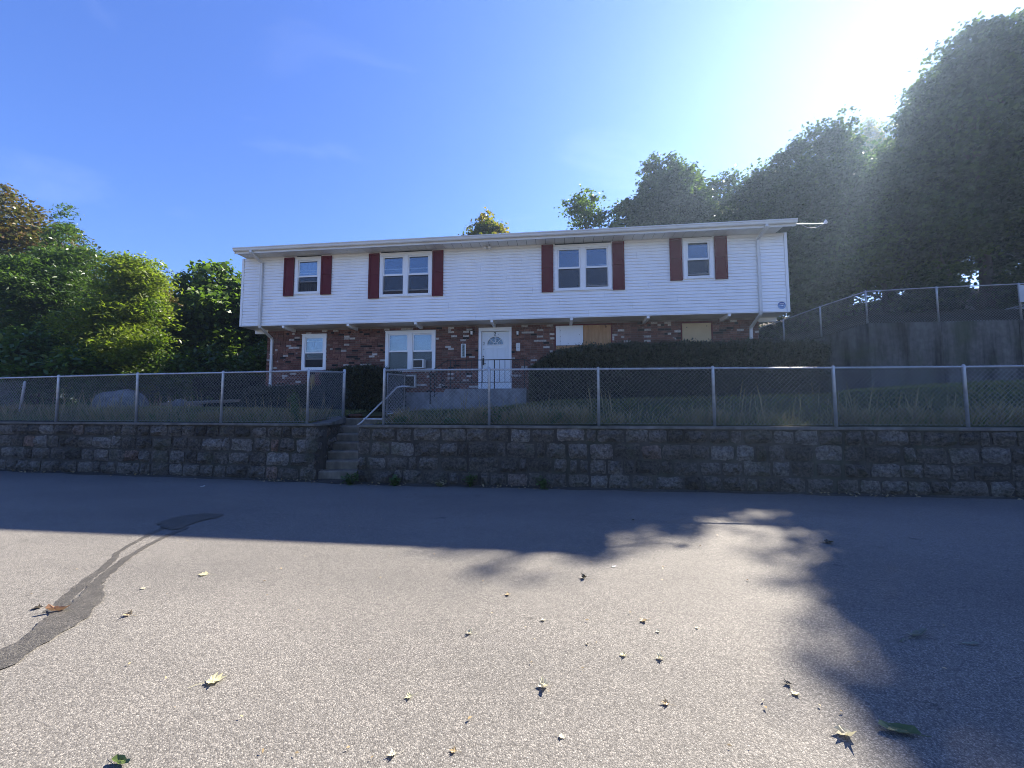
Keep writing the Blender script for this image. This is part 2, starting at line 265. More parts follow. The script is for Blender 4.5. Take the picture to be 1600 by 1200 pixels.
# ------------------------------------------------------------------ mesh building
class MB:
    """Collects shapes in site coordinates (u, v, z)."""
    def __init__(s): s.v = []; s.f = []; s.m = []
    def verts(s, pts):
        n = len(s.v); s.v.extend([tuple(p) for p in pts]); return n
    def face(s, idx, mi=0): s.f.append(tuple(idx)); s.m.append(mi)
    def quad(s, a, b, c, d, mi=0):
        n = s.verts((a, b, c, d)); s.face((n, n + 1, n + 2, n + 3), mi)
    def poly(s, pts, mi=0):
        n = s.verts(pts); s.face(range(n, n + len(pts)), mi)
    def box(s, u0, u1, v0, v1, z0, z1, mi=0):
        n = s.verts([(u0, v0, z0), (u1, v0, z0), (u1, v1, z0), (u0, v1, z0), (u0, v0, z1), (u1, v0, z1), (u1, v1, z1), (u0, v1, z1)])
        for q in ((0, 3, 2, 1), (4, 5, 6, 7), (0, 1, 5, 4), (1, 2, 6, 5), (2, 3, 7, 6), (3, 0, 4, 7)): s.face([n + i for i in q], mi)
    def prism(s, prof, axis, a, b, mi=0):
        """extrude a closed 2-D profile along axis 'u' (profile = v,z), 'v' (profile = u,z) or 'z' (profile = u,v)"""
        def put(p, t): return {'u': (t, p[0], p[1]), 'v': (p[0], t, p[1]), 'z': (p[0], p[1], t)}[axis]
        k = len(prof); n = s.verts([put(p, a) for p in prof] + [put(p, b) for p in prof])
        for i in range(k): j = (i + 1) % k; s.face((n + i, n + j, n + k + j, n + k + i), mi)
        s.face([n + i for i in range(k)][::-1], mi); s.face([n + k + i for i in range(k)], mi)
    def tube(s, path, r, k=6, mi=0, cap=True):
        path = [Vector(p) for p in path]; rs = r if isinstance(r, (list, tuple)) else [r] * len(path)
        rings = []
        up = Vector((0.123, 0.31, 0.94))
        for i, p in enumerate(path):
            d = (path[min(i + 1, len(path) - 1)] - path[max(i - 1, 0)]).normalized()
            x = d.cross(up)
            if x.length < 0.05: x = d.cross(Vector((1, 0, 0)))
            x.normalize(); y = d.cross(x)
            rings.append(s.verts([p + (x * math.cos(2 * math.pi * j / k) + y * math.sin(2 * math.pi * j / k)) * rs[i] for j in range(k)]))
        for a, b in zip(rings, rings[1:]):
            for j in range(k): s.face((a + j, a + (j + 1) % k, b + (j + 1) % k, b + j), mi)
        if cap:
            s.face([rings[0] + j for j in range(k)][::-1], mi); s.face([rings[-1] + j for j in range(k)], mi)
    def sphere(s, c, r, nu=8, nv=6, mi=0, sq=(1, 1, 1)):
        rows = []
        for i in range(nv + 1):
            t = math.pi * i / nv
            rows.append(s.verts([(c[0] + r * sq[0] * math.sin(t) * math.cos(2 * math.pi * j / nu), c[1] + r * sq[1] * math.sin(t) * math.sin(2 * math.pi * j / nu), c[2] + r * sq[2] * math.cos(t)) for j in range(nu)]))
        for a, b in zip(rows, rows[1:]):
            for j in range(nu): s.face((a + j, b + j, b + (j + 1) % nu, a + (j + 1) % nu), mi)
    def mesh(s, name, mats, base=(0, 0, 0)):
        me = bpy.data.meshes.new(name)
        me.from_pydata([(x - base[0], y - base[1], z - base[2]) for x, y, z in s.v], [], s.f)
        for m in (mats if isinstance(mats, (list, tuple)) else [mats]): me.materials.append(m)
        me.polygons.foreach_set('material_index', s.m)
        me.validate(); me.update(); return me

def tag(o, label=None, cat=None, group=None, kind=None):
    for k, v in (('label', label), ('category', cat), ('group', group), ('kind', kind)):
        if v: o[k] = v
    return o
def thing(name, label, cat, base, group=None, rz=RZ):
    o = bpy.data.objects.new(name, None); COL.objects.link(o); o.empty_display_size = 0.2
    o.location = S(*base); o.rotation_euler = (0, 0, rz); BASE[o.name] = base
    return tag(o, label, cat, group)
BASE = {}
def part(mb, name, mats, parent, smooth=False, kind=None, label=None):
    """a child of a thing or of a part; geometry given in site coordinates"""
    me = mb.mesh(name, mats, BASE[parent.name]); o = bpy.data.objects.new(name, me); COL.objects.link(o); o.parent = parent
    BASE[o.name] = BASE[parent.name]
    if smooth: me.polygons.foreach_set('use_smooth', [True] * len(me.polygons))
    return tag(o, label, None, None, kind)
def single(mb, name, mats, base, label=None, cat=None, group=None, kind=None, smooth=False):
    me = mb.mesh(name, mats, base); o = bpy.data.objects.new(name, me); COL.objects.link(o)
    o.location = S(*base); o.rotation_euler = (0, 0, RZ); BASE[o.name] = base
    if smooth: me.polygons.foreach_set('use_smooth', [True] * len(me.polygons))
    return tag(o, label, cat, group, kind)
def link_mesh(me, name, parent, loc, rot=(0, 0, 0), scale=(1, 1, 1)):
    o = bpy.data.objects.new(name, me); COL.objects.link(o)
    if parent is not None:
        o.parent = parent; b = BASE[parent.name]; o.location = (loc[0] - b[0], loc[1] - b[1], loc[2] - b[2])
    o.rotation_euler = rot; o.scale = scale
    return o
def cut_rects(u0, u1, z0, z1, holes):
    """rectangles covering u0..u1 x z0..z1 without the holes"""
    us = sorted({u0, u1, *[x for h in holes for x in h[:2] if u0 < x < u1]}); zs = sorted({z0, z1, *[x for h in holes for x in h[2:] if z0 < x < z1]})
    out = []
    for a, b in zip(us, us[1:]):
        for c, d in zip(zs, zs[1:]):
            mu, mz = (a + b) / 2, (c + d) / 2
            if not any(h[0] < mu < h[1] and h[2] < mz < h[3] for h in holes): out.append((a, b, c, d))
    return out
def spans(u0, u1, holes):
    """u intervals left of u0..u1 after the (a,b) holes"""
    out = []; x = u0
    for a, b in sorted(holes):
        if b <= u0 or a >= u1: continue
        if a > x: out.append((x, a))
        x = max(x, b)
    if x < u1: out.append((x, u1))
    return out

# ------------------------------------------------------------------ the ground
EARTH = MB(); EARTH.quad((-300, -300, -0.06), (300, -300, -0.06), (300, 300, -0.06), (-300, 300, -0.06))
single(EARTH, 'ground', M['earth'], (0, 0, 0), kind='structure')
RD = MB(); RD.poly([(-140, -40, 0), (140, -40, 0), (140, -4.3, 0), (6, -4.3, 0), (5.2, -3.2, 0), (-3.4, -3.3, 0), (-140, 4.5, 0)])
road = single(RD, 'road', M['asphalt'], (0, 0, 0), kind='structure')

def smooth01(x): x = max(0.0, min(1.0, x)); return x * x * (3 - 2 * x)
def wall_v(u):      # front face of the street wall
    return -4.25 if u > 6.3 else -4.14 + (5.73 - u) * 0.0556
def lerp_tab(x, tab):
    for (a, fa), (b, fb) in zip(tab, tab[1:]):
        if x <= b: return fa + (fb - fa) * max(0, (x - a) / (b - a))
    return tab[-1][1]
def yard_h(u, v):
    v0 = wall_v(u) + 0.25
    near = lerp_tab(u, [(-60, 1.2), (-6, 1.3), (7, 1.27), (30, 1.27)])
    far = lerp_tab(u, [(-60, 1.9), (-6, 1.72), (0, 1.64), (5, 1.55), (9, 1.62), (11, 1.88), (18, 2.04), (23, 2.3), (34, 2.5)])
    t = (v - v0) / (-0.8 - v0)
    h = near + (far - near) * (0.35 * max(0, min(t, 1)) + 0.65 * smooth01(t))
    if v > 5: h += 0.12 * (v - 5) * (0.35 + 0.65 * smooth01((u + 12) / 26)) + 0.05 * noise.noise((u * .3, v * .3, 0))
    return h
def grid_mesh(us, vs, fn, skip=None):
    mb = MB(); n = mb.verts([(u, v, fn(u, v)) for v in vs for u in us]); k = len(us)
    for j in range(len(vs) - 1):
        for i in range(k - 1):
            if skip and skip((us[i] + us[i + 1]) / 2, (vs[j] + vs[j + 1]) / 2): continue
            a = n + j * k + i; mb.face((a, a + 1, a + k + 1, a + k))
    return mb
# yard, left of the steps and right of the steps (it starts just behind the stone walls)
stair_lo, stair_hi = 5.15, 7.0
def yard_piece(us, vs, name):
    mb = MB(); n = None; k = len(us)
    rows = []
    for t in vs:
        rows.append(mb.verts([(u, (wall_v(u) + 0.22) + (t if t >= 0 else t), yard_h(u, wall_v(u) + 0.22 + t)) for u in us]))
    for a, b in zip(rows, rows[1:]):
        for i in range(k - 1): mb.face((a + i, a + i + 1, b + i + 1, b + i))
    return mb
ts = list(np.concatenate([np.arange(0, 5.5, 0.25), np.arange(5.5, 14, 1.0), np.arange(14, 90, 6)]))
YL = yard_piece(list(np.concatenate([np.arange(-90, -14, 6), np.arange(-14, 5.4, 0.6), [5.42]])), ts, 'yard')
YR = yard_piece(list(np.concatenate([[7.0], np.arange(7.4, 24, 0.6), np.arange(24, 46, 2)])), ts, 'yard')
# strip behind the top step
YM = grid_mesh([5.3, 5.6, 6, 6.4, 6.8, 7.1], list(np.concatenate([[-2.35], np.arange(-2.0, 14, 1), np.arange(14, 90, 6)])), lambda u, v: max(yard_h(u, v) - 0.02, 1.43))
yard_l = single(YL, 'lawn', M['lawn'], (0, 0, 0), kind='structure', smooth=True)
yard_r = single(YR, 'lawn', M['lawn'], (0, 0, 0), kind='structure', smooth=True)
yard_m = single(YM, 'lawn', M['lawn'], (0, 0, 0), kind='structure', smooth=True)

# wooded bank held by the concrete wall on the right
WALL_TOP = [(52, 0.2, 4.9), (36, 1.9, 4.78), (27.1, 2.75, 4.70), (22.6, 3.1, 4.78), (21.05, 5.44, 4.25), (19.9, 9.0, 3.95), (19.0, 14.0, 3.9), (17.5, 24, 4.2)]
OUTER = [(140, -6), (130, 20), (115, 60), (95, 95), (70, 115), (45, 120), (15, 120), (-15, 110)]
HB = MB(); rows = []
NS = 40
def along(tab, t):
    x = t * (len(tab) - 1); i = min(int(x), len(tab) - 2); f = x - i
    return [a + (b - a) * f for a, b in zip(tab[i], tab[i + 1])]
for j in range(26):
    d = (j / 25) ** 1.7; row = []
    for i in range(NS + 1):
        a = along(WALL_TOP, i / NS); b = along(OUTER, i / NS)
        u = a[0] + (b[0] - a[0]) * d; v = a[1] + (b[1] - a[1]) * d
        dist = math.hypot(u - a[0], v - a[1])
        z = a[2] - 0.06 + 0.24 * min(dist, 32) + 0.06 * max(0, dist - 32) + (0.3 * noise.noise((u * .2, v * .2, 3)) if j else 0)
        row.append((u, v, z))
    rows.append(HB.verts(row))
for a, b in zip(rows, rows[1:]):
    for i in range(NS): HB.face((a + i, a + i + 1, b + i + 1, b + i))
hill = single(HB, 'hillside', M['wood_floor'], (0, 0, 0), kind='structure', smooth=True)
BV = [BVHTree.FromPolygons([Vector(p) for p in mb.v], mb.f) for mb in (HB, YL, YR, YM)]
def ground_z(u, v):
    best = None
    for b in BV:
        h = b.ray_cast(Vector((u, v, 200)), Vector((0, 0, -1)))
        if h[0] is not None and (best is None or h[0].z > best): best = h[0].z
    return best if best is not None else 0.0

# water that ran over the road
WET = MB()
rw = random.Random(5)
def ragged(pts, amp):
    out = []
    for (a, b) in zip(pts, pts[1:] + pts[:1]):
        n = max(1, int(math.dist(a, b) / 0.035))
        for i in range(n):
            t = i / n; w = noise.noise((a[0] * 9 + (b[0] - a[0]) * t * 9, a[1] * 9 + (b[1] - a[1]) * t * 9, 1)) * amp + rw.uniform(-amp, amp) * 0.3
            out.append((a[0] + (b[0] - a[0]) * t + w, a[1] + (b[1] - a[1]) * t + w * 0.7))
    return out
def ribbon(path, w):
    l, r = [], []
    for i, p in enumerate(path):
        a = Vector(path[max(0, i - 1)]); b = Vector(path[min(len(path) - 1, i + 1)]); d = (b - a).normalized(); nrm = Vector((-d.y, d.x)) * (w[i] if isinstance(w, list) else w)
        l.append((p[0] + nrm.x, p[1] + nrm.y)); r.append((p[0] - nrm.x, p[1] - nrm.y))
    return l + r[::-1]
head = [(-5.0, 5.52), (-5.02, 5.71), (-4.93, 5.92), (-4.72, 6.02), (-4.41, 5.99), (-4.36, 5.81), (-4.45, 5.68), (-4.5, 5.52), (-4.44, 5.29), (-4.5, 5.21), (-4.7, 5.29)]
tail_a = [(-4.72, 5.36), (-4.68, 5.13), (-4.60, 4.88), (-4.5, 4.61), (-4.44, 4.45), (-4.23, 4.16), (-4.09, 3.92), (-3.98, 3.7), (-3.85, 3.49), (-3.75, 3.32), (-3.66, 3.16)]
tail_b = [(-4.42, 5.33), (-4.38, 5.0), (-4.32, 4.74), (-4.23, 4.45), (-4.13, 4.21), (-4.01, 3.96), (-3.9, 3.77), (-3.8, 3.61), (-3.66, 3.45), (-3.53, 3.3), (-3.42, 3.08)]
blob = [(-3.73, 3.22), (-3.56, 3.40), (-3.41, 3.24), (-3.26, 3.1), (-3.25, 2.99), (-3.21, 2.84), (-3.20, 2.72), (-3.17, 2.62), (-3.12, 2.53), (-3.15, 2.46), (-3.21, 2.38), (-3.4, 2.2), (-3.9, 2.2), (-3.70, 2.38), (-3.50, 2.52), (-3.42, 2.64), (-3.40, 2.74), (-3.49, 2.9), (-3.57, 3.03)]
for zi, pl in ((0.010, ragged(head, 0.03)), (0.0025, ragged(ribbon(tail_a, [0.04, 0.035, 0.03, 0.03, 0.03, 0.035, 0.035, 0.04, 0.045, 0.045, 0.04]), 0.018)), (0.005, ragged(ribbon(tail_b, [0.045, 0.035, 0.035, 0.035, 0.04, 0.04, 0.045, 0.055, 0.08, 0.1, 0.1]), 0.02)), (0.0075, ragged(blob, 0.025))):
    WET.poly([WS(x, y, zi) for x, y in pl])
wet = part(WET, 'water_stain', M['wet'], road)

# ------------------------------------------------------------------ stone retaining walls
def stone_variant(seed):
    r = random.Random(seed); mb = MB(); nx, nz = 5, 3
    front = {}
    for j in range(nz + 1):
        for i in range(nx + 1):
            x = i / nx - 0.5; z = j / nz - 0.5
            edge = (i in (0, nx)) or (j in (0, nz))
            jx, jz = (r.uniform(-.045, .03), r.uniform(-.07, .05))
            y = 0.0 if edge else -r.uniform(0.15, 1.3)
            if (i in (0, nx)) and (j in (0, nz)): x *= 0.95; z *= 0.92
            front[i, j] = mb.verts([(x + jx, y + (r.uniform(-.15, .1) if edge else 0), z + jz)])
    for j in range(nz):
        for i in range(nx):
            a, b, c, d = front[i, j], front[i + 1, j], front[i + 1, j + 1], front[i, j + 1]
            if r.random() < .5: mb.face((a, b, c)); mb.face((a, c, d))
            else: mb.face((a, b, d)); mb.face((b, c, d))
    ring = [front[i, 0] for i in range(nx + 1)] + [front[nx, j] for j in range(1, nz + 1)] + [front[i, nz] for i in range(nx - 1, -1, -1)] + [front[0, j] for j in range(nz - 1, 0, -1)]
    back = mb.verts([(mb.v[k][0] * 0.97, 2.6, mb.v[k][2] * 0.97) for k in ring])
    for q in range(len(ring)): p2 = (q + 1) % len(ring); mb.face((ring[q], back + q, back + p2, ring[p2]))
    return mb.mesh('stone', M['stone'])
STONES = [stone_variant(i) for i in range(14)]
STONE_Y = 0.065     # metres for one unit of relief
def lay_stones(root, p0, p1, z0, z1, seed, rows=4, first=0.0, step_fn=None):
    """courses of rock-faced blocks on the vertical face from p0 to p1 (site u,v), seen from its right-hand side"""
    r = random.Random(seed); L = math.dist(p0, p1); du, dv = (p1[0] - p0[0]) / L, (p1[1] - p0[1]) / L; ang = math.atan2(dv, du)
    hs = [r.uniform(0.9, 1.12) for _ in range(rows)]; k = (z1 - z0) / sum(hs); z = z0
    for row in range(rows):
        h = hs[row] * k; x = r.uniform(-0.25, 0.0) + first
        while x < L:
            w = r.choice((0.22, 0.34, 0.40, 0.44, 0.48, 0.54, 0.60)) * r.uniform(.92, 1.08)
            x1 = min(x + w, L); x0 = max(x, 0)
            if L - x1 < 0.14: x1 = L
            if x1 - x0 > 0.12:
                g = r.uniform(0.02, 0.075); cx = (x0 + x1) / 2
                zz0, zz1 = z + r.uniform(0.006, 0.035), z + h - r.uniform(0.006, 0.04)
                if not step_fn or step_fn(cx, zz0):
                    o = link_mesh(r.choice(STONES), 'stone', root, (p0[0] + du * cx, p0[1] + dv * cx, (zz0 + zz1) / 2), (0, r.choice((0, math.pi)) + r.uniform(-.02, .02), ang),
                                  (x1 - x0 - g, STONE_Y * r.uniform(.6, 1.5), zz1 - zz0))
            x = x1 if x1 == L else x + w
            if x1 == L: break
        z += h
def wall_core(mb, p0, p1, thick, z0, z1):
    L = math.dist(p0, p1); n = (-(p1[1] - p0[1]) / L, (p1[0] - p0[0]) / L)
    a, b = p0, p1
    pts = [a, b, (b[0] + n[0] * thick, b[1] + n[1] * thick), (a[0] + n[0] * thick, a[1] + n[1] * thick)]
    mb.prism(pts, 'z', z0, z1)
ZW = 1.21
# right-hand wall
rw_root = thing('stone_retaining_wall', 'longer dark granite block wall right of the concrete steps along the road', 'wall', (13, -4.1, 0))
mb = MB(); wall_core(mb, (6.81, -4.215), (27, -4.215), 0.42, -0.3, ZW); wall_core(mb, (27, -4.215), (60, -4.215), 0.42, -0.3, ZW); part(mb, 'mortar_bed', M['mortar'], rw_root)
lay_stones(rw_root, (6.79, -4.23), (22.6, -4.23), 0.0, ZW, 11)
mb = MB(); 
x = 6.77; rc = random.Random(3)
while x < 26:
    x2 = min(x + rc.uniform(2.2, 3.4), 26); mb.box(x, x2 - 0.008, -4.26 - rc.uniform(0, .012), -3.72, ZW + 0.002, ZW + 0.055 + rc.uniform(-.006, .006)); x = x2
mb.box(26, 60, -4.26, -3.72, ZW + 0.002, ZW + 0.055)
part(mb, 'cap', M['cap'], rw_root)
lay_stones(rw_root, WS(-3.40, 8.99, 0)[:2], WS(-3.385, 8.50, 0)[:2], 0.0, ZW, 15)
# left-hand wall with its return beside the steps
lw_root = thing('stone_retaining_wall', 'shorter granite block wall left of the steps turning the corner beside them', 'wall', (0, -3.5, 0))
c0 = (5.73, -4.14); cl = (-9.5, wall_v(-9.5)); n_end = WS(-4.56, 10.55, 0)[:2]
mb = MB(); wall_core(mb, (cl[0], cl[1] + .035), (c0[0] - .03, c0[1] + .035), 0.42, -0.3, ZW + .02); wall_core(mb, (-40, wall_v(-40) + .035), (cl[0], cl[1] + .035), 0.42, -0.3, ZW + .02)
cr = (c0[0] - .045, c0[1] + .30)
wall_core(mb, cr, n_end, 0.40, -0.3, ZW + .012); 
part(mb, 'mortar_bed', M['mortar'], lw_root)
lay_stones(lw_root, (-6.6, wall_v(-6.6) + .02), (c0[0], c0[1] + .02), 0.0, ZW + .02, 12)
lay_stones(lw_root, (c0[0] - .015, c0[1]), n_end, 0.0, ZW + .02, 13)
mb = MB(); L = math.dist(cl, c0)
def cap_strip(mb, p0, p1, w, z0, z1, over=0.03):
    L = math.dist(p0, p1); d = ((p1[0] - p0[0]) / L, (p1[1] - p0[1]) / L); n = (-d[1], d[0])
    q = [(p0[0] - n[0] * over, p0[1] - n[1] * over), (p1[0] - n[0] * over, p1[1] - n[1] * over), (p1[0] + n[0] * w, p1[1] + n[1] * w), (p0[0] + n[0] * w, p0[1] + n[1] * w)]
    k = mb.verts([(x, y, z) for (x, y), z in zip(q, (z0[0], z0[1], z0[1], z0[0]))] + [(x, y, z) for (x, y), z in zip(q, (z1[0], z1[1], z1[1], z1[0]))])
    for f in ((0, 3, 2, 1), (4, 5, 6, 7), (0, 1, 5, 4), (1, 2, 6, 5), (2, 3, 7, 6), (3, 0, 4, 7)): mb.face([k + i for i in f])
cap_strip(mb, (-40, wall_v(-40)), (c0[0] + .02, c0[1] - .005), 0.5, (ZW + .022, ZW + .022), (ZW + .07, ZW + .07))
cap_strip(mb, (c0[0] + .02, c0[1] + .5), n_end, 0.42, (ZW + .023, ZW + .023), (ZW + .073, ZW + .20))
part(mb, 'cap', M['cap'], lw_root)

# ------------------------------------------------------------------ concrete steps, path
st = thing('concrete_steps', 'worn concrete steps climbing between the two stone walls', 'steps', WS(-3.9, 9.6, 0))
for i in range(7):
    mb = MB(); y0 = 8.93 + 0.262 * i; y1 = 11.0; rr = random.Random(i)
    x0, x1 = -4.53, -3.33
    z0, z1 = 0.196 * i - (0.1 if i == 0 else 0), 0.196 * (i + 1)
    q = [(x0, y0), (x1, y0 + rr.uniform(-.01, .01)), (x1, y1), (x0, y1)]
    k = mb.verts([WS(x, y, z0 + .002) for x, y in q] + [WS(x, y + (-0.018 if j < 2 else 0), z1 - .03) for j, (x, y) in enumerate(q)] + [WS(x, y + (0.004 if j < 2 else 0), z1) for j, (x, y) in enumerate(q)])
    for t in (0, 4):
        for f in ((0, 1, 5, 4), (1, 2, 6, 5), (2, 3, 7, 6), (3, 0, 4, 7)): mb.face([k + t + e for e in f])
    mb.face([k + e for e in (8, 9, 10, 11)]); mb.face([k + e for e in (3, 2, 1, 0)])
    part(mb, 'step', M['step'], st)
mb = MB()
pp = [WS(-4.5, 10.9, 0), WS(-3.3, 10.9, 0), (7.45, -1.1, 0), (7.05, 0.4, 0), (5.98, -0.9, 0)]
pz = [1.395, 1.395, 1.56, 1.60, 1.56]
k = mb.verts([(p[0], p[1], z) for p, z in zip(pp, pz)] + [(p[0], p[1], z - .15) for p, z in zip(pp, pz)]); mb.face([k + i for i in range(5)])
for i in range(5): mb.face((k + i, k + 5 + i, k + 5 + (i + 1) % 5, k + (i + 1) % 5))
single(mb, 'path', M['path'], (0, 0, 0), kind='structure')
for i, (x, y, z, a, lab) in enumerate(((-4.28, 10.72, 1.375, 0.1, 'loose red brick lying beside the gate post, right of the other brick'), (-4.47, 10.8, 1.375, 0.9, 'loose dark red brick nearest the corner post at the top of the steps'))):
    o = thing('loose_brick', lab, 'brick', WS(x, y, z), 'loose bricks at the top of the steps')
    o2 = MB(); b = BASE[o.name]; o2.prism([(b[0] - .1, b[1] - .05), (b[0] + .1, b[1] - .048), (b[0] + .098, b[1] + .05), (b[0] - .1, b[1] + .047)], 'z', b[2], b[2] + .09)
    o2.prism([(b[0] - .088, b[1] - .04), (b[0] + .088, b[1] - .038), (b[0] + .086, b[1] + .04), (b[0] - .088, b[1] + .037)], 'z', b[2] + .0902, b[2] + .098)
    part(o2, 'clay_body', M['loosebrick'], o); o.rotation_euler.z += a

# ------------------------------------------------------------------ the house
house = thing('house', 'two storey house with white siding above red brick and maroon shutters', 'house', (9, 0.6, 1.6))
HW = 18.17; ZB, ZT = 4.55, 7.0; VB = 0.62
WIN_UP = [dict(u0=2.06, u1=3.02, z0=5.62, z1=6.93, n=1, kind='a'), dict(u0=5.18, u1=7.02, z0=5.42, z1=6.93, n=2, kind='b'), dict(u0=11.12, u1=12.93, z0=5.42, z1=6.92, n=2, kind='c'), dict(u0=15.13, u1=16.02, z0=5.66, z1=6.95, n=1, kind='d')]
WIN_LO = [dict(u0=1.97, u1=2.91, z0=3.03, z1=4.33, n=1, kind='e'), dict(u0=5.14, u1=6.97, z0=2.93, z1=4.37, n=2, kind='f')]
DOOR = (8.5, 9.64, 2.24, 4.42)
BOARD_HOLES = [(11.14, 12.97, 2.95, 4.43), (15.23, 16.14, 3.2, 4.41)]
# siding courses
SID0, SIDP = ZB + 0.02, 0.1015
holes = [(w['u0'] + .01, w['u1'] - .01, w['z0'] + .01, w['z1'] - .01) for w in WIN_UP]
nc = int(round((6.86 - SID0) / SIDP))
for i in range(nc):
    z = SID0 + i * SIDP
    for a, b in spans(0.085, HW - 0.085, [(h[0], h[1]) for h in holes if h[2] <= z and z + SIDP <= h[3]] + [(jx, jx + .004) for jx in np.arange(1.2 + (i // 2 * 1.37) % 3.6, HW - .3, 3.66)]):
        mb = MB(); mb.prism([(-0.0225, z + .007), (-0.0225, z + .016), (-0.004, z + SIDP - .001), (0.012, z + SIDP - .001), (0.012, z), (-.008, z)], 'u', a, b); part(mb, 'siding_board', M['vinyl'], house)
mb = MB(); zt0 = SID0 + nc * SIDP
for a, b in spans(0.085, HW - 0.085, [(h[0], h[1]) for h in holes if h[3] > zt0]): mb.box(a, b, -0.016, 0.01, zt0 + .002, ZT)
part(mb, 'frieze_board', M['trim'], house)
mb = MB(); mb.box(0.0, HW, -0.030, 0.05, ZB - 0.01, ZB + 0.016); part(mb, 'starter_trim', M['trim'], house)
for a in (0.0, HW - 0.08):
    mb = MB(); mb.box(a, a + 0.08, -0.034, 0.07, ZB + .017, ZT); part(mb, 'corner_board', M['trim'], house)
DEPTH = 9.2
for a, s in ((0.0, 1), (HW, -1)):     # side walls of the upper storey
    mb = MB(); mb.box(min(a, a + .06 * s), max(a, a + .06 * s), 0.071, DEPTH, ZB, ZT)
    for i in range(nc + 1):
        z = SID0 + i * SIDP; mb.prism([(a - .016 * s, z), (a - .004 * s, z + SIDP - .002), (a + .002 * s, z + SIDP - .002), (a + .002 * s, z)][::s], 'v', 0.072, DEPTH)
    part(mb, 'side_wall', M['vinyl'], house)
mb = MB(); mb.box(.061, HW - .061, DEPTH - .1, DEPTH, ZB, ZT); mb.box(0.6, HW - .6, DEPTH - .7, DEPTH - .6, 1.2, ZB); part(mb, 'rear_wall', M['vinyl'], house)
# near-black panels behind the glass, the rooms' shade put into their colour
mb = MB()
mb.box(0.07, HW - 0.07, 0.75, 0.80, ZB + .06, ZT - .01); mb.box(0.07, HW - 0.07, 0.03, 0.75, ZB + .06, ZB + .07); mb.box(0.7, HW - .7, VB + .85, VB + .9, 1.3, ZB); part(mb, 'room_shade_panels', M['dark'], house)
# overhang soffit and joist ends
mb = MB(); mb.box(0.0, HW, 0.051, 0.95, ZB - .012, ZB + .05); mb.box(0, 0.62, .951, DEPTH, ZB - .012, ZB + .05); mb.box(HW - .62, HW, .951, DEPTH, ZB - .012, ZB + .05); part(mb, 'overhang_soffit', M['soffit'], house)
for u in (1.66, 4.06, 6.46, 9.06, 11.65, 14.03, 16.44):
    mb = MB(); mb.prism([(-0.012, ZB - .013), (-0.012, ZB - .09), (0.16, ZB - .13), (VB - .012, ZB - .13), (VB - .012, ZB - .013)], 'u', u - .042, u + .042); part(mb, 'joist_end', M['trim'], house)
for u0, u1 in ((0.02, 0.60), (HW - .60, HW - .02)):
    mb = MB(); mb.box(u0, u1, VB + .05, VB + .16, ZB - .14, ZB - .013); part(mb, 'joist_end', M['trim'], house)
# brick storey
bu0, bu1 = 0.58, 17.58; ZBR = 2.2
bh = [(w['u0'], w['u1'], w['z0'], w['z1']) for w in WIN_LO] + [DOOR] + BOARD_HOLES + [(5.60, 6.30, 2.36, 2.81)]
mb = MB()
for a, b, c, d in cut_rects(bu0, bu1, ZBR, ZB - .013, bh): mb.box(a, b, VB + .012, VB + .12, c, d)
mb.box(bu0, bu0 + .1, VB + .121, DEPTH - .7, ZBR, ZB - .013); mb.box(bu1 - .1, bu1, VB + .121, DEPTH - .7, ZBR, ZB - .013)
part(mb, 'mortar_bed', M['bmortar'], house)
mb = MB()
mb.box(bu0 - .02, bu1 + .02, VB + .0, VB + .3, 0.9, ZBR - .001); part(mb, 'foundation', M['found'], house)
BL, BP, BHt = 0.203, 0.0735, 0.063
bm1 = MB(); bm1.box(-.5, .5, -.5, .5, -.5, .5); ME_BRICK = bm1.mesh('brick', M['brick'])
rb = random.Random(77); bricks = []
ncour = int((ZB - .02 - ZBR) / BP)
for j in range(ncour):
    z = ZBR + .006 + j * BP; u = bu0 - (0.106 if j % 2 else 0.0)
    header = (j == ncour - 2)
    while u < bu1:
        l = 0.098 if header else (BL if rb.random() > 0.1 else 0.098)
        a, b = max(u, bu0), min(u + l, bu1)
        u += l + 0.0105
        zc = z + BHt / 2
        for x0, x1 in spans(a, b, [(h[0] - .004, h[1] + .004) for h in bh if h[2] - .03 < zc < h[3] + .03]):
            if x1 - x0 > 0.03: bricks.append((x0, x1, z, rb.uniform(-.003, .004) - (.012 if header and rb.random() < .5 else 0)))
def seen(b): return (b[2] > (3.42 if b[0] > 11.2 else 2.5)) and (b[1] < 17.5)
order = sorted(range(len(bricks)), key=lambda i: (not seen(bricks[i]), (S((bricks[i][0] + bricks[i][1]) / 2, VB, bricks[i][2]) - Vector((0, 0, 1.6))).length))
near = set(order[:290])
field = MB()
for i, (a, b, z, o) in enumerate(bricks):
    if i in near: link_mesh(ME_BRICK, 'brick', house, ((a + b) / 2, VB + .02 + o, z + BHt / 2), (0, 0, 0), (b - a, .06, BHt))
    else: field.box(a, b, VB - .01 + o, VB + .05 + o, z, z + BHt)
part(field, 'brick_field', M['bricks'], house, kind='stuff')

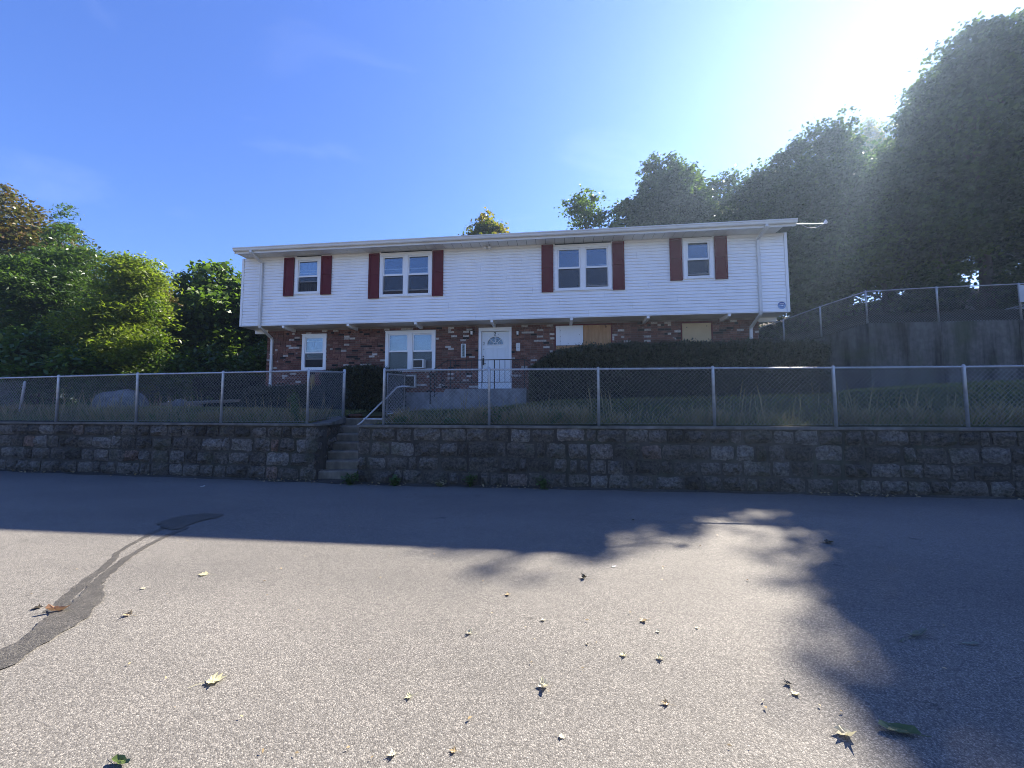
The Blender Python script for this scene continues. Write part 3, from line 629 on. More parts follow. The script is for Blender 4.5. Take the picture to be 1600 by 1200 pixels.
# windows
def sash(mb, u0, u1, z0, z1, v, w=0.042, d=0.03):
    mb.box(u0, u0 + w, v, v + d, z0, z1); mb.box(u1 - w, u1, v, v + d, z0, z1); mb.box(u0 + w + .0005, u1 - w - .0005, v, v + d, z0, z0 + w); mb.box(u0 + w + .0005, u1 - w - .0005, v, v + d, z1 - w, z1)
def window(w, v, out):
    """double-hung window in a white casing; v is the wall face, out how far the casing stands proud"""
    u0, u1, z0, z1, n, kd = w['u0'], w['u1'], w['z0'], w['z1'], w['n'], w['kind']
    mb = MB(); c = 0.105; cs = 0.10
    f = v - out
    mb.box(u0, u0 + c, f, v + .07, z0, z1); mb.box(u1 - c, u1, f, v + .07, z0, z1)
    mb.box(u0 + c + .0005, u1 - c - .0005, f, v + .07, z1 - cs, z1); mb.box(u0 + c + .0005, u1 - c - .0005, f - .012, v + .07, z0, z0 + cs * .8)
    mb.box(u0 - .012, u1 + .012, f - .02, f - .0005, z1 - .022, z1 + .012)
    if n == 2: mb.box((u0 + u1) / 2 - .075, (u0 + u1) / 2 + .075, f, v + .07, z0 + cs * .8 + .0005, z1 - cs - .0005)
    wo_ = part(mb, 'window', M['trim'], house)
    openings = [(u0 + c, u1 - c)] if n == 1 else [(u0 + c, (u0 + u1) / 2 - .075), ((u0 + u1) / 2 + .075, u1 - c)]
    za, zb = z0 + cs * .8, z1 - cs; zm = (za + zb) / 2 + (0.02 if n == 2 else 0)
    for k, (a, b) in enumerate(openings):
        a += .004; b -= .004
        opn = {'a': (.36,), 'b': (.13, .13), 'c': (0.0, .05), 'd': (.06,), 'e': (.30,), 'f': (0, 0)}[kd][k]
        mb = MB(); sash(mb, a, b, zm - .02, zb - .002, f + .022); part(mb, 'upper_sash', M['trim'], wo_)
        mb = MB(); mb.box(a + .043, b - .043, f + .034, f + .040, zm + .022, zb - .044); part(mb, 'window_pane', M['glass'], wo_)
        mb = MB(); lo = za + opn; sash(mb, a, b, lo + .002, min(zm + .02 + opn * .3, zb), f + .056, 0.038); part(mb, 'lower_sash', M['trim'], wo_)
        mb = MB(); mb.box(a + .04, b - .04, f + .068, f + .072, lo + .04, zm + .0); part(mb, 'window_pane', M['glass'], wo_)
        mb = MB(); sash(mb, a, b, za, zm - .021, f + .018, 0.016, 0.012); part(mb, 'screen_frame', M['trim'], wo_)
        mb = MB(); mb.quad((a + .016, f + .024, za + .016), (b - .016, f + .024, za + .016), (b - .016, f + .024, zm - .037), (a + .016, f + .024, zm - .037)); part(mb, 'insect_screen', M['screen'], wo_)
        # what hangs behind the glass
        vb = f + .16
        def drop(zlo, mat, nm, slats=0):
            mb = MB(); 
            if slats:
                nn = max(2, int((zb - zlo) / .028))
                for q in range(nn): zq = zlo + q * (zb - zlo) / nn; mb.prism([(vb, zq), (vb + .004, zq), (vb + .012, zq + .025), (vb + .008, zq + .025)], 'u', a + .02, b - .02)
            else:
                nn = 10
                for q in range(nn):
                    x0 = a + .01 + (b - a - .02) * q / nn; x1 = a + .01 + (b - a - .02) * (q + 1) / nn; o = .012 * (q % 2)
                    mb.quad((x0, vb + o, zlo), (x1, vb + .012 - o, zlo), (x1, vb + .012 - o, zb), (x0, vb + o, zb))
            part(mb, nm, mat, wo_)
        if kd == 'a': drop(zm + .0, M['shade'], 'roller_shade'); 
        if kd == 'a':
            mb = MB(); [mb.quad((a + .02 + (b - a) * q / 9, vb + .02 * (q % 2), za), (a + .02 + (b - a) * (q + 1) / 9 - .02, vb + .02 - .02 * (q % 2), za), (a + .02 + (b - a) * (q + 1) / 9 - .02, vb + .02 - .02 * (q % 2), za + .34), (a + .02 + (b - a) * q / 9, vb + .02 * (q % 2), za + .34)) for q in range(9)]; part(mb, 'lace_curtain', M['curtain'], wo_)
        if kd in 'ab':
            mb = MB(); mb.box(a + .043, b - .043, f + .044, f + .054, zm + .19, zm + .215); part(mb, 'storm_rail', M['trim'], wo_)
        if kd == 'b':
            mb = MB(); mb.box(a + .02, b - .02, vb, vb + .02, za, za + .17); part(mb, 'cloth', M['red_cloth'], wo_)
        if kd == 'c' and k == 1:
            mb = MB(); mb.box(a + .043, b - .043, f + .044, f + .054, zm + .055, zm + .075); part(mb, 'storm_rail', M['trim'], wo_)
        if kd == 'e':
            drop(zm - .05, M['shade'], 'roller_shade'); mb = MB(); mb.box(a + .043, b - .043, f + .044, f + .054, zb - .16, zb - .14); part(mb, 'storm_rail', M['trim'], wo_)
            
        if kd == 'f': drop(za + .02, M['blind'], 'venetian_blind', 1)
        if kd == 'f':
            mb = MB(); mb.box(a + .043, b - .043, f + .044, f + .050, zb - .19, zb - .18); part(mb, 'storm_rail', M['trim'], wo_)
    return wo_
for w in WIN_UP: window(w, 0.0, 0.045)
for w in WIN_LO: window(w, VB, 0.03)
# shutters
for u0, u1, z0, z1 in ((1.64, 2.02, 5.57, 6.95), (3.04, 3.42, 5.58, 6.95), (4.78, 5.16, 5.38, 6.955), (7.04, 7.41, 5.39, 6.955), (10.70, 11.08, 5.39, 6.965), (12.96, 13.33, 5.39, 6.965), (14.72, 15.09, 5.62, 6.975), (16.06, 16.43, 5.62, 6.975)):
    mb = MB(); s = .05; zm = z0 + (z1 - z0) * .545
    for a, b, c, d in ((u0, u0 + s, z0, z1), (u1 - s, u1, z0, z1), (u0 + s + .0005, u1 - s - .0005, z0, z0 + .09), (u0 + s + .0005, u1 - s - .0005, z1 - .07, z1), (u0 + s + .0005, u1 - s - .0005, zm - .035, zm + .035)): mb.box(a, b, -.062, -.0305, c, d)
    mb.box(u0 + s, u1 - s, -.045, -.031, z0 + .09, zm - .035); mb.box(u0 + s, u1 - s, -.045, -.031, zm + .035, z1 - .07)
    part(mb, 'shutter', M['maroon'], house)
# boarded openings
mb = MB(); mb.box(11.15, 12.05, VB - .012, VB + .012, 2.96, 3.745); part(mb, 'plywood_board', M['ply'], house, label='lower strip of plywood under the white board')
mb = MB(); mb.box(12.06, 12.965, VB - .014, VB + .012, 2.96, 4.42); part(mb, 'plywood_board', M['ply'], house, label='bare orange plywood sheet with dark knots')
mb = MB(); mb.box(11.15, 11.285, VB - .02, VB + .01, 3.755, 4.42); mb.box(11.292, 12.05, VB - .02, VB + .01, 3.755, 4.42); mb.box(11.285, 11.292, VB - .014, VB + .008, 3.756, 4.419, 1)
for x, z in ((11.93, 4.1), (11.296, 3.9), (11.296, 4.05), (11.296, 4.25)): mb.tube([(x, VB - .022, z), (x, VB - .019, z)], .013, 6, 1)
part(mb, 'white_board', [M['whiteboard'], M['dark']], house)
mb = MB(); mb.box(15.24, 16.13, VB - .016, VB + .012, 3.21, 4.40)
for x, z in ((15.38, 4.27), (16.0, 4.30)): mb.tube([(x, VB - .019, z), (x, VB - .015, z)], .018, 6, 1)
part(mb, 'tan_board', [M['tan'], M['dark']], house)
for hs in (((11.10, 11.14, 2.9, 4.47), (12.97, 13.01, 2.9, 4.47), (11.1405, 12.9695, 4.43, 4.47)), ((15.19, 15.23, 3.1, 4.45), (16.14, 16.18, 3.1, 4.45), (15.2305, 16.1395, 4.41, 4.45))):
    mb = MB()
    for a, b, c, d in hs: mb.box(a, b, VB - .013, VB + .011, c, d)
    part(mb, 'opening_trim', M['maroon'], house)
# door
d0, d1, dz0, dz1 = DOOR
mb = MB(); f = VB - .02
mb.box(d0, d0 + .09, f, VB + .14, dz0, dz1); mb.box(d1 - .09, d1, f, VB + .14, dz0, dz1); mb.box(d0 + .0905, d1 - .0905, f, VB + .14, dz1 - .12, dz1); mb.box(d0 + .0905, d1 - .0905, f + .02, VB + .2, dz0 - .01, dz0 + .03)
part(mb, 'door_frame', M['trim'], house)
mb = MB(); p0, p1 = d0 + .095, d1 - .095; q0, q1 = dz0 + .035, dz1 - .125; pm = (p0 + p1) / 2; vf = VB + .075
fan_z = q0 + 1.56; fan_r = .29
# door leaf with the half-round opening for the fanlight
N = 14; arc = [(pm + fan_r * math.cos(math.pi * i / N), fan_z + fan_r * math.sin(math.pi * i / N)) for i in range(N + 1)]
outer = []
for i in range(N + 1):
    t = math.pi * i / N; cx, cz = math.cos(t), math.sin(t)
    k = min((p1 - pm) / max(abs(cx), 1e-6), (q1 - fan_z) / max(cz, 1e-6)); outer.append((pm + cx * k, fan_z + cz * k))
for i in range(N):
    a, b, c, d = outer[i], outer[i + 1], arc[i + 1], arc[i]
    mb.quad((a[0], vf, a[1]), (d[0], vf, d[1]), (c[0], vf, c[1]), (b[0], vf, b[1]))
    mb.quad((d[0], vf, d[1]), (d[0], vf + .04, d[1]), (c[0], vf + .04, c[1]), (c[0], vf, c[1]))
for cx in (p0, p1):     # corners above the arc
    pts = [o for o in outer if abs(o[0] - cx) < .002 or abs(o[1] - q1) < .002]
    e = max((o for o in outer if abs(o[0] - cx) < .002), key=lambda o: o[1]); g = min((o for o in outer if abs(o[1] - q1) < .002), key=lambda o: abs(o[0] - cx))
    mb.poly([(e[0], vf, e[1]), (cx, vf, q1), (g[0], vf, q1)])
mb.box(p0, p1, vf, vf + .04, q0, fan_z)
def ring_panel(u0, u1, z0, z1):
    w = .022
    for a, b, c, d in ((u0, u0 + w, z0, z1), (u1 - w, u1, z0, z1), (u0 + w, u1 - w, z0, z0 + w), (u0 + w, u1 - w, z1 - w, z1)): mb.box(a, b, vf - .012, vf - .0005, c, d)
    mb.box(u0 + .05, u1 - .05, vf - .008, vf - .0006, z0 + .05, z1 - .05)
for x0, x1 in ((p0 + .12, pm - .06), (pm + .06, p1 - .12)): ring_panel(x0, x1, q0 + .72, q0 + 1.46); ring_panel(x0, x1, q0 + .14, q0 + .60)
door = part(mb, 'front_door', M['door'], house)
mb = MB(); mb.poly([(x, vf + .025, z) for x, z in arc]); part(mb, 'fanlight', M['glass'], door)
mb = MB()
for i in range(N):
    a, b = arc[i], arc[i + 1]; mb.tube([(a[0], vf - .004, a[1]), (b[0], vf - .004, b[1])], .014, 5)
for t in (45, 90, 135): mb.tube([(pm + .085 * math.cos(math.radians(t)), vf + .008, fan_z + .085 * math.sin(math.radians(t))), (pm + fan_r * math.cos(math.radians(t)), vf + .008, fan_z + fan_r * math.sin(math.radians(t)))], .010, 5)
for i in range(8): t0, t1 = math.pi * i / 8, math.pi * (i + 1) / 8; mb.tube([(pm + .085 * math.cos(t0), vf + .008, fan_z + .085 * math.sin(t0)), (pm + .085 * math.cos(t1), vf + .008, fan_z + .085 * math.sin(t1))], .009, 5)
mb.tube([(pm - fan_r - .02, vf - .004, fan_z - .005), (pm + fan_r + .02, vf - .004, fan_z - .005)], .016, 5)
part(mb, 'fanlight_bars', M['trim'], door)
mb = MB(); mb.box(p0 + .03, p0 + .085, vf - .02, vf - .0005, q0 + .86, q0 + 1.10); mb.tube([(p0 + .057, vf - .05, q0 + .88), (p0 + .057, vf - .06, q0 + .95), (p0 + .057, vf - .05, q0 + 1.03)], .011, 6); mb.tube([(p0 + .06, vf - .045, q0 + .90), (p0 + .15, vf - .05, q0 + .90)], .01, 6); mb.tube([(p0 + .057, vf - .03, q0 + 1.16), (p0 + .057, vf, q0 + 1.16)], .022, 8)
part(mb, 'door_handle', M['iron'], door)
def text_mesh(txt, size, mat, parent, u, v, z, name, bold=0.0):
    cu = bpy.data.curves.new('lettering', 'FONT'); cu.body = txt; cu.size = size; cu.align_x = 'CENTER'; cu.align_y = 'CENTER'; cu.extrude = .0015; cu.offset = bold
    to = bpy.data.objects.new('lettering', cu); COL.objects.link(to)
    dg = bpy.context.evaluated_depsgraph_get(); me = bpy.data.meshes.new_from_object(to.evaluated_get(dg)); bpy.data.objects.remove(to); bpy.data.curves.remove(cu)
    me.materials.clear(); me.materials.append(mat)
    return link_mesh(me, name, parent, (u, v, z), (math.radians(90), 0, 0))
text_mesh('2', .16, M['black'], door, pm - .01, vf - .004, fan_z + fan_r + .085, 'door_number', .004)
text_mesh('2', .15, M['sage'], door, p0 + .075, vf - .004, fan_z + .04, 'door_number', .002)
mb = MB(); mb.tube([(p0 + .075, vf - .006, fan_z - .15), (p0 + .075, vf, fan_z - .15)], .018, 8); mb.tube([(pm + .10, vf - .006, fan_z + fan_r + .06), (pm + .10, vf, fan_z + fan_r + .06)], .012, 8); part(mb, 'peephole', M['sage'], door)
# things fixed on the house
def sconce(u, z, lab):
    t = thing('wall_lantern', lab, 'lantern', (u, VB - .01, z), 'wall lanterns beside the front door')
    mb = MB(); mb.tube([(u, VB - .012, z + .05), (u, VB - .03, z + .05)], .05, 10); mb.tube([(u, VB - .03, z + .05), (u, VB - .09, z + .08), (u, VB - .10, z + .06)], .012, 6)
    mb.tube([(u, VB - .10, z + .10), (u, VB - .10, z + .075), (u, VB - .10, z + .06)], [.012, .05, .058], 8); mb.tube([(u, VB - .10, z - .06), (u, VB - .10, z - .10)], [.045, .015], 8)
    part(mb, 'lantern_body', M['iron'], t)
    mb = MB(); mb.tube([(u, VB - .10, z + .058), (u, VB - .10, z - .058)], [.048, .04], 8); part(mb, 'glass_shade', M['lens'], t)
    mb = MB(); [mb.tube([(u + .054 * math.cos(a), VB - .10 + .054 * math.sin(a), z + .06), (u + .045 * math.cos(a), VB - .10 + .045 * math.sin(a), z - .06)], .005, 4) for a in (0.6, 2.2, 3.7, 5.3)]; part(mb, 'cage', M['iron'], t)
sconce(8.27, 4.23, 'black wall lantern with frosted glass left of the front door')
sconce(9.86, 4.19, 'black wall lantern with frosted glass right of the front door')
t = thing('house_number_plaque', 'tall narrow plaque with four stacked digits on brick left of the door', 'plaque', (7.97, VB - .012, 3.63))
mb = MB(); mb.box(7.905, 8.035, VB - .022, VB - .0105, 3.42, 3.85); part(mb, 'back_plate', M['sage'], t)
mb = MB(); 
for a, b, c, d in ((7.885, 7.905, 3.40, 3.87), (8.035, 8.055, 3.40, 3.87), (7.9055, 8.0345, 3.40, 3.42), (7.9055, 8.0345, 3.85, 3.87)): mb.box(a, b, VB - .032, VB - .0105, c, d)
part(mb, 'plaque_frame', M['trim'], t)
for i in range(4): text_mesh('2', .13, M['black'], t, 7.968, VB - .024, 3.80 - .105 * i, 'digit', .003)
t = thing('intercom_box', 'pale door bell box on the brick right of the front door', 'intercom', (9.875, VB - .011, 3.725))
mb = MB(); mb.box(9.815, 9.935, VB - .06, VB - .011, 3.58, 3.86); mb.box(9.808, 9.942, VB - .07, VB - .0605, 3.60, 3.845); part(mb, 'box_cover', M['plastic'], t)
mb = MB(); mb.box(9.85, 9.90, VB - .078, VB - .0705, 3.70, 3.72); mb.tube([(9.875, VB - .071, 3.78), (9.875, VB - .078, 3.78)], .014, 8); part(mb, 'button', M['sage'], t)
# flood light under the eave
t = thing('security_light', 'small white twin flood light under the eave above the door', 'flood light', (8.92, -.03, 6.96))
mb = MB(); mb.box(8.86, 8.98, -.11, -.031, 6.93, 6.975); mb.tube([(8.93, -.06, 6.975), (8.93, -.06, 6.995)], .03, 8); part(mb, 'light_base', M['alu'], t)
for x in (8.85, 9.0):
    mb = MB(); mb.tube([(x, -.09, 6.955), (x - .02 * (8.92 - x) / .08, -.14, 6.93), (x, -.19, 6.905)], [.02, .045, .05], 8); part(mb, 'lamp_head', M['alu'], t)
# round sticker
t = thing('round_sticker', 'round blue alarm sticker on the siding at the right corner', 'sticker', (17.94, -.024, 4.745))
mb = MB(); mb.tube([(17.94, -.026, 4.745), (17.94, -.0205, 4.745)], .115, 24); part(mb, 'rim', M['ltblue'], t)
mb = MB(); mb.poly([(17.94 + .1 * math.cos(a), -.0275, 4.765 + .09 * math.sin(a)) for a in np.linspace(0, math.pi, 14)]); mb.box(17.87, 18.0, -.028, -.0265, 4.70, 4.717); mb.box(17.89, 17.99, -.028, -.0265, 4.665, 4.678); part(mb, 'blue_print', M['blue'], t)
mb = MB(); mb.box(17.88, 18.0, -.0295, -.028, 4.785, 4.80); mb.box(17.93, 17.965, -.0295, -.0265, 4.725, 4.745); part(mb, 'white_print', M['trim'], t)
# air conditioners
t = thing('window_air_conditioner', 'white air conditioner sitting in the right lower sash window', 'air conditioner', (6.44, VB - .1, 3.02))
mb = MB(); a, b, c, d = 6.235, 6.635, 3.02, 3.33
for q in ((a, a + .03, c, d), (b - .05, b, c, d), (a + .0305, b - .0505, c, c + .03), (a + .0305, b - .0505, d - .035, d)): mb.box(q[0], q[1], VB - .26, VB + .02, q[2], q[3])
mb.box(a + .03, b - .05, VB - .2, VB + .019, c + .03, d - .036); part(mb, 'casing', M['plastic'], t)
mb = MB(); mb.box(a + .031, b - .051, VB - .235, VB - .21, c + .031, d - .0365)
for i in range(9): mb.box(a + .031, b - .051, VB - .25, VB - .236, c + .045 + i * .026, c + .053 + i * .026)
part(mb, 'coil_grille', M['grille'], t)
mb = MB(); [mb.box(b + .002 + i * .022, b + .02 + i * .022, VB + .001, VB + .012, c, d) for i in range(9)]; part(mb, 'side_panel', M['plastic'], t)
t = thing('wall_air_conditioner', 'through wall air conditioner sleeve in the brick below the double window', 'air conditioner', (5.95, VB, 2.36))
mb = MB(); a, b, c, d = 5.61, 6.29, 2.37, 2.80
for q in ((a, a + .035, c, d), (b - .05, b, c, d), (a + .0355, b - .0505, c, c + .03), (a + .0355, b - .0505, d - .04, d)): mb.box(q[0], q[1], VB - .09, VB + .2, q[2], q[3])
part(mb, 'sleeve', M['plastic'], t)
mb = MB(); mb.box(a + .036, b - .051, VB - .02, VB + .0, c + .031, d - .041); [mb.box(a + .036, b - .051, VB - .06, VB - .021, c + .04 + i * .045, c + .046 + i * .045) for i in range(8)]; part(mb, 'coil_grille', M['grille'], t)

# roof, eave, gutter
EV = -0.5; r0, r1 = 0.13, HW - .01
mb = MB(); zr = lambda v: 7.17 + (v - (EV - .06)) * 0.27; vr = 4.6
prof = [(EV - .07, 7.165), (vr, zr(vr)), (DEPTH + .5, 7.165), (DEPTH + .5, 7.13), (vr, zr(vr) - .04), (EV - .07, 7.13)]
mb.prism(prof, 'u', r0, r1)
for k in range(12):   # shingle courses
    v = EV - .06 + k * .42; mb.prism([(v, zr(v) + .001), (v, zr(v) + .012), (v + .42, zr(v + .42) + .003), (v + .42, zr(v + .42) + .001)], 'u', r0 + .005, r1 - .005)
part(mb, 'roof', M['shingle'], house)
mb = MB(); mb.prism([(0.02, 7.02), (DEPTH - .02, 7.02), (vr, zr(vr) - .05)], 'u', 0.03, 0.13); mb.prism([(0.02, 7.02), (DEPTH - .02, 7.02), (vr, zr(vr) - .05)], 'u', HW - .13, HW - .03); part(mb, 'gable_wall', M['vinyl'], house)
for a, b in ((r0 + .004, r0 + .03), (r1 - .03, r1 - .004)):
    mb = MB(); mb.prism([(EV - .03, 6.97), (vr, zr(vr) - .22), (DEPTH + .4, 6.97), (DEPTH + .4, 7.129), (vr, zr(vr) - .042), (EV - .03, 7.129)], 'u', a, b); part(mb, 'rake_board', M['alu'], house)
mb = MB(); mb.box(r0 + .031, r1 - .031, EV - .02, EV, 6.965, 7.129); part(mb, 'fascia', M['alu'], house)
mb = MB(); gp = [(EV - .021, 7.15), (EV - .021, 7.04), (EV - .085, 7.035), (EV - .105, 7.06), (EV - .112, 7.10), (EV - .13, 7.125), (EV - .13, 7.15), (EV - .122, 7.15), (EV - .10, 7.10), (EV - .08, 7.05), (EV - .03, 7.05), (EV - .027, 7.15)]
mb.prism(gp, 'u', .135, HW - .015); part(mb, 'gutter', M['alu'], house)
sp = 0.305; n = int((HW - .2) / sp)
mb = MB(); mb.box(0, sp - .012, EV + .002, -.018, 6.992, 7.004)
for q in range(3): mb.box(.05 + q * .085, .105 + q * .085, EV + .02, -.03, 6.988, 6.9918)
me = mb.mesh('soffit_panel', M['soffit'])
for i in range(n):
    o = link_mesh(me, 'soffit_panel', house, (0.165 + i * sp, 0, 0))
mb = MB(); mb.box(r0 + .032, r1 - .032, EV + .001, -.02, 7.0045, 7.012); part(mb, 'soffit_backing', M['dark'], house)
# downspouts
for u in (0.80, 17.32):
    mb = MB(); w = .04
    def rect_run(pts):
        k = [mb.verts([(u - w, p[0] - dv, p[1] - dz), (u + w, p[0] - dv, p[1] - dz), (u + w, p[0] + dv, p[1] + dz), (u - w, p[0] + dv, p[1] + dz)]) for p in pts for dv, dz in [p[2]]]
        for a, b in zip(k, k[1:]):
            for j in range(4): mb.face((a + j, a + (j + 1) % 4, b + (j + 1) % 4, b + j))
        mb.face([k[-1] + j for j in range(4)]); mb.face([k[0] + j for j in range(4)][::-1])
    rect_run([(EV - .08, 7.04, (.03, 0)), (EV - .08, 6.97, (.03, .012)), (-.075, 6.80, (.03, .02)), (-.07, 6.70, (.03, 0)), (-.07, ZB + .02, (.03, 0)), (-.03, ZB - .06, (.028, .02)), (VB - .08, ZB - .34, (.028, .02)), (VB - .05, ZB - .42, (.03, 0)), (VB - .05, 1.9, (.03, 0))])
    part(mb, 'downspout', M['alu'], house)
    mb = MB()
    for z in (6.3, 5.3): mb.box(u - .055, u + .055, -.104, -.021, z, z + .03)
    mb.box(u - .055, u + .055, VB - .084, VB - .011, 3.6, 3.63); part(mb, 'downspout_strap', M['alu'], house)

# ------------------------------------------------------------------ stoop with iron railing
t = thing('stoop', 'rough grey concrete stoop with side steps below the front door', 'stoop', (9, -.4, 1.6))
mb = MB()
prof = [(7.74, 1.2), (10.26, 1.2), (10.26, 2.235), (7.80, 2.235), (7.74, 2.20)]
mb.prism(prof, 'v', -0.85, VB - .02); part(mb, 'landing', M['stoop'], t)
for i, (a, z) in enumerate(((7.37, 1.99), (7.02, 1.77))):
    mb = MB(); mb.prism([(a, 1.2), (7.739, 1.2), (7.739, z), (a, z)], 'v', -.83 + .002 * i, VB - .022); part(mb, 'side_step', M['stoop'], t)
t = thing('iron_railing', 'black wrought iron railing with scrolls around the stoop', 'railing', (9, -.78, 2.235))
vr_ = -.78; zt_, zl_ = 3.12, 2.43
mb = MB(); mb.tube([(7.80, vr_, zt_), (10.2, vr_, zt_)], .014, 6); mb.tube([(7.80, vr_, zt_), (7.30, vr_, 2.80), (7.22, vr_, 2.70), (7.25, vr_, 2.60)], .014, 6); mb.tube([(10.2, vr_, zt_), (10.36, vr_, 2.98)], .014, 6); part(mb, 'top_rail', M['iron'], t)
mb = MB(); mb.tube([(7.9, vr_, zl_), (10.2, vr_, zl_)], .010, 5); mb.tube([(7.28, vr_, 2.24), (7.9, vr_, zl_)], .010, 5); mb.tube([(7.28, vr_, 1.97), (7.5, vr_, 2.10)], .008, 5); part(mb, 'lower_rail', M['iron'], t)
for x, z0 in ((7.9, 2.235), (9.28, 2.235), (10.2, 2.235), (7.27, 1.76)):
    mb = MB(); mb.box(x - .014, x + .014, vr_ - .014, vr_ + .014, z0, zt_ if x > 7.5 else 2.74); part(mb, 'railing_post', M['iron'], t)
bal = [7.46, 7.63, 8.06, 8.23, 8.40, 8.57, 8.74, 8.91, 9.08, 9.44, 9.60, 9.76]
for x in bal:
    mb = MB(); zz1 = zt_ - .012 if x > 7.85 else 2.235 + (x - 7.28) * .62 + .58; zz0 = zl_ if x > 7.85 else 2.24 + (x - 7.28) * .31; mb.box(x - .007, x + .007, vr_ - .007, vr_ + .007, zz0, zz1); part(mb, 'baluster', M['iron'], t)
def scroll(cx, cz, r, turns, start, sgn=1):
    pts = []
    for i in range(int(22 * turns)):
        a = start + sgn * i / 22 * 2 * math.pi; q = r * (1 - .78 * i / (22 * turns)); pts.append((cx + q * math.cos(a), vr_, cz + q * math.sin(a)))
    return pts
for cz, st_, sg in ((2.64, math.pi * 1.0, 1), (2.98, math.pi * .9, -1)):
    mb = MB(); mb.tube(scroll(9.95, cz, .165 if cz < 2.8 else .13, 2.1, st_, sg), .009, 5, cap=False); part(mb, 'scroll', M['iron'], t)
mb = MB(); mb.tube(scroll(7.66, 2.52, .11, 1.6, math.pi * 1.2, 1), .009, 5, cap=False); part(mb, 'scroll', M['iron'], t)
t = thing('iron_railing', 'short black iron handrail on the wall side of the stoop steps', 'railing', (7.0, .3, 1.6))
mb = MB(); mb.tube([(7.75, .35, 3.05), (6.98, .35, 2.76), (6.9, .35, 2.62)], .014, 6); mb.tube([(6.9, .35, 2.76), (7.4, .35, 2.42)], .012, 6); part(mb, 'top_rail', M['iron'], t)
mb = MB(); mb.box(7.02, 7.045, .338, .362, 1.6, 2.77); part(mb, 'railing_post', M['iron'], t)

# ------------------------------------------------------------------ chain-link fences
def fence(name, label, pts, posts, post_r=0.03, pitch=0.088, lean=None, top_ext=0.035, wire_r=0.0022, rail=True, root=None, group=None, extra_mesh_from=None, cat='fence', post_drop=0.05):
    """pts: (u, v, z_bottom, z_top) polyline; posts: the same tuples for the posts, with optional lean"""
    t = root or thing(name, label, cat, (pts[0][0], pts[0][1], pts[0][2]), group)
    mb = MB()
    for i, p in enumerate(posts):
        u, v, z0, z1 = p[:4]; lu = p[4] if len(p) > 4 else 0; r = p[5] if len(p) > 5 else post_r
        m2 = MB(); m2.tube([(u - lu, v, z0 - post_drop), (u, v, z1 + .01), (u, v, z1 + .03), (u, v, z1 + .042)], [r, r, r * .8, r * .2], 8); part(m2, 'fence_post', M['galv'], t, smooth=True)
    if rail: m2 = MB(); m2.tube([(p[0], p[1] - .0, p[3]) for p in pts], .021, 8); part(m2, 'top_rail', M['galv'], t, smooth=True)
    w = MB()
    for (a, b) in zip(pts, pts[1:]):
        L = math.dist(a[:2], b[:2]); H = ((a[3] - a[2]) + (b[3] - b[2])) / 2 + top_ext; d = ((b[0] - a[0]) / L, (b[1] - a[1]) / L)
        def at(s, h):
            f = s / L; z = a[2] + (b[2] - a[2]) * f + h; wv = .008 * math.sin(s * 3.1) * math.sin(h * 2.6)
            return (a[0] + d[0] * s + d[1] * (.024 + wv), a[1] + d[1] * s - d[0] * (.024 + wv), z)
        s = -H
        while s < L:
            for sg in (1, -1):
                s0, s1 = (s, s + H) if sg == 1 else (s + H, s)
                h0, h1 = 0.0, H
                # clip to 0..L
                def hat(x): return (x - s0) / (s1 - s0) * H
                x0, x1 = s0, s1
                for bound in (0.0, L):
                    if (x0 < 0 and bound == 0) or (x0 > L and bound == L): h0 = hat(bound); x0 = bound
                    if (x1 < 0 and bound == 0) or (x1 > L and bound == L): h1 = hat(bound); x1 = bound
                if h1 - h0 > .02: w.tube([at(x0, h0), at(x1, h1)], wire_r, 3, cap=False)
            s += pitch
        w.tube([at(0, 0.02), at(L, 0.02)], .002, 3, cap=False)
    part(w, 'wire_mesh', M['wire'], t, kind='stuff')
    return t
FZ, FT = 1.275, 2.47
r_posts = [(7.27, -4.0, FZ, 2.50, 0, .031), (9.68, -4.0, FZ, 2.49), (12.03, -4.0, FZ, 2.47), (14.35, -4.0, FZ, 2.46), (16.63, -4.0, FZ, 2.44), (18.94, -4.0, FZ, 2.43), (21.2, -4.0, FZ, 2.43), (23.5, -4.0, FZ, 2.43), (25.8, -4.0, FZ, 2.43)]
fence('chain_link_fence', 'long chain link fence on the stone wall right of the steps', [(p[0], p[1] - .0, 1.29, p[3] - .01) for p in r_posts], r_posts)
l_posts = [(5.38, -3.93, 1.29, 2.52), (3.05, -3.80, 1.29, 2.51), (0.51, -3.66, 1.29, 2.51, -.04), (-2.06, -3.51, 1.29, 2.49, -.03), (-4.7, -3.37, 1.29, 2.47), (-7.3, -3.22, 1.29, 2.46), (-9.9, -3.08, 1.29, 2.46)]
fence('chain_link_fence', 'chain link fence on the stone wall left of the steps', [(p[0], p[1], 1.30, p[3] - .01) for p in l_posts], l_posts)
e_u, e_v, _ = WS(-4.60, 10.5, 0)
fence('chain_link_fence', 'short chain link panel turning the corner left of the steps', [(5.38, -3.93, 1.32, 2.50), (e_u, e_v, 1.42, 2.62)], [(e_u, e_v, 1.40, 2.67, 0, .04)], pitch=.08)
s_u, s_v = -4.55, -2.6
fence('chain_link_fence', 'low side fence leaning beyond the left front fence', [(-4.1, -2.9, 1.40, 2.36), (-7.0, -2.75, 1.4, 2.4), (-9.8, -2.6, 1.4, 2.4)], [(-4.1, -2.9, 1.34, 2.38, .12), (-7.0, -2.75, 1.4, 2.4), (-9.8, -2.6, 1.4, 2.4)], pitch=.1, rail=False)
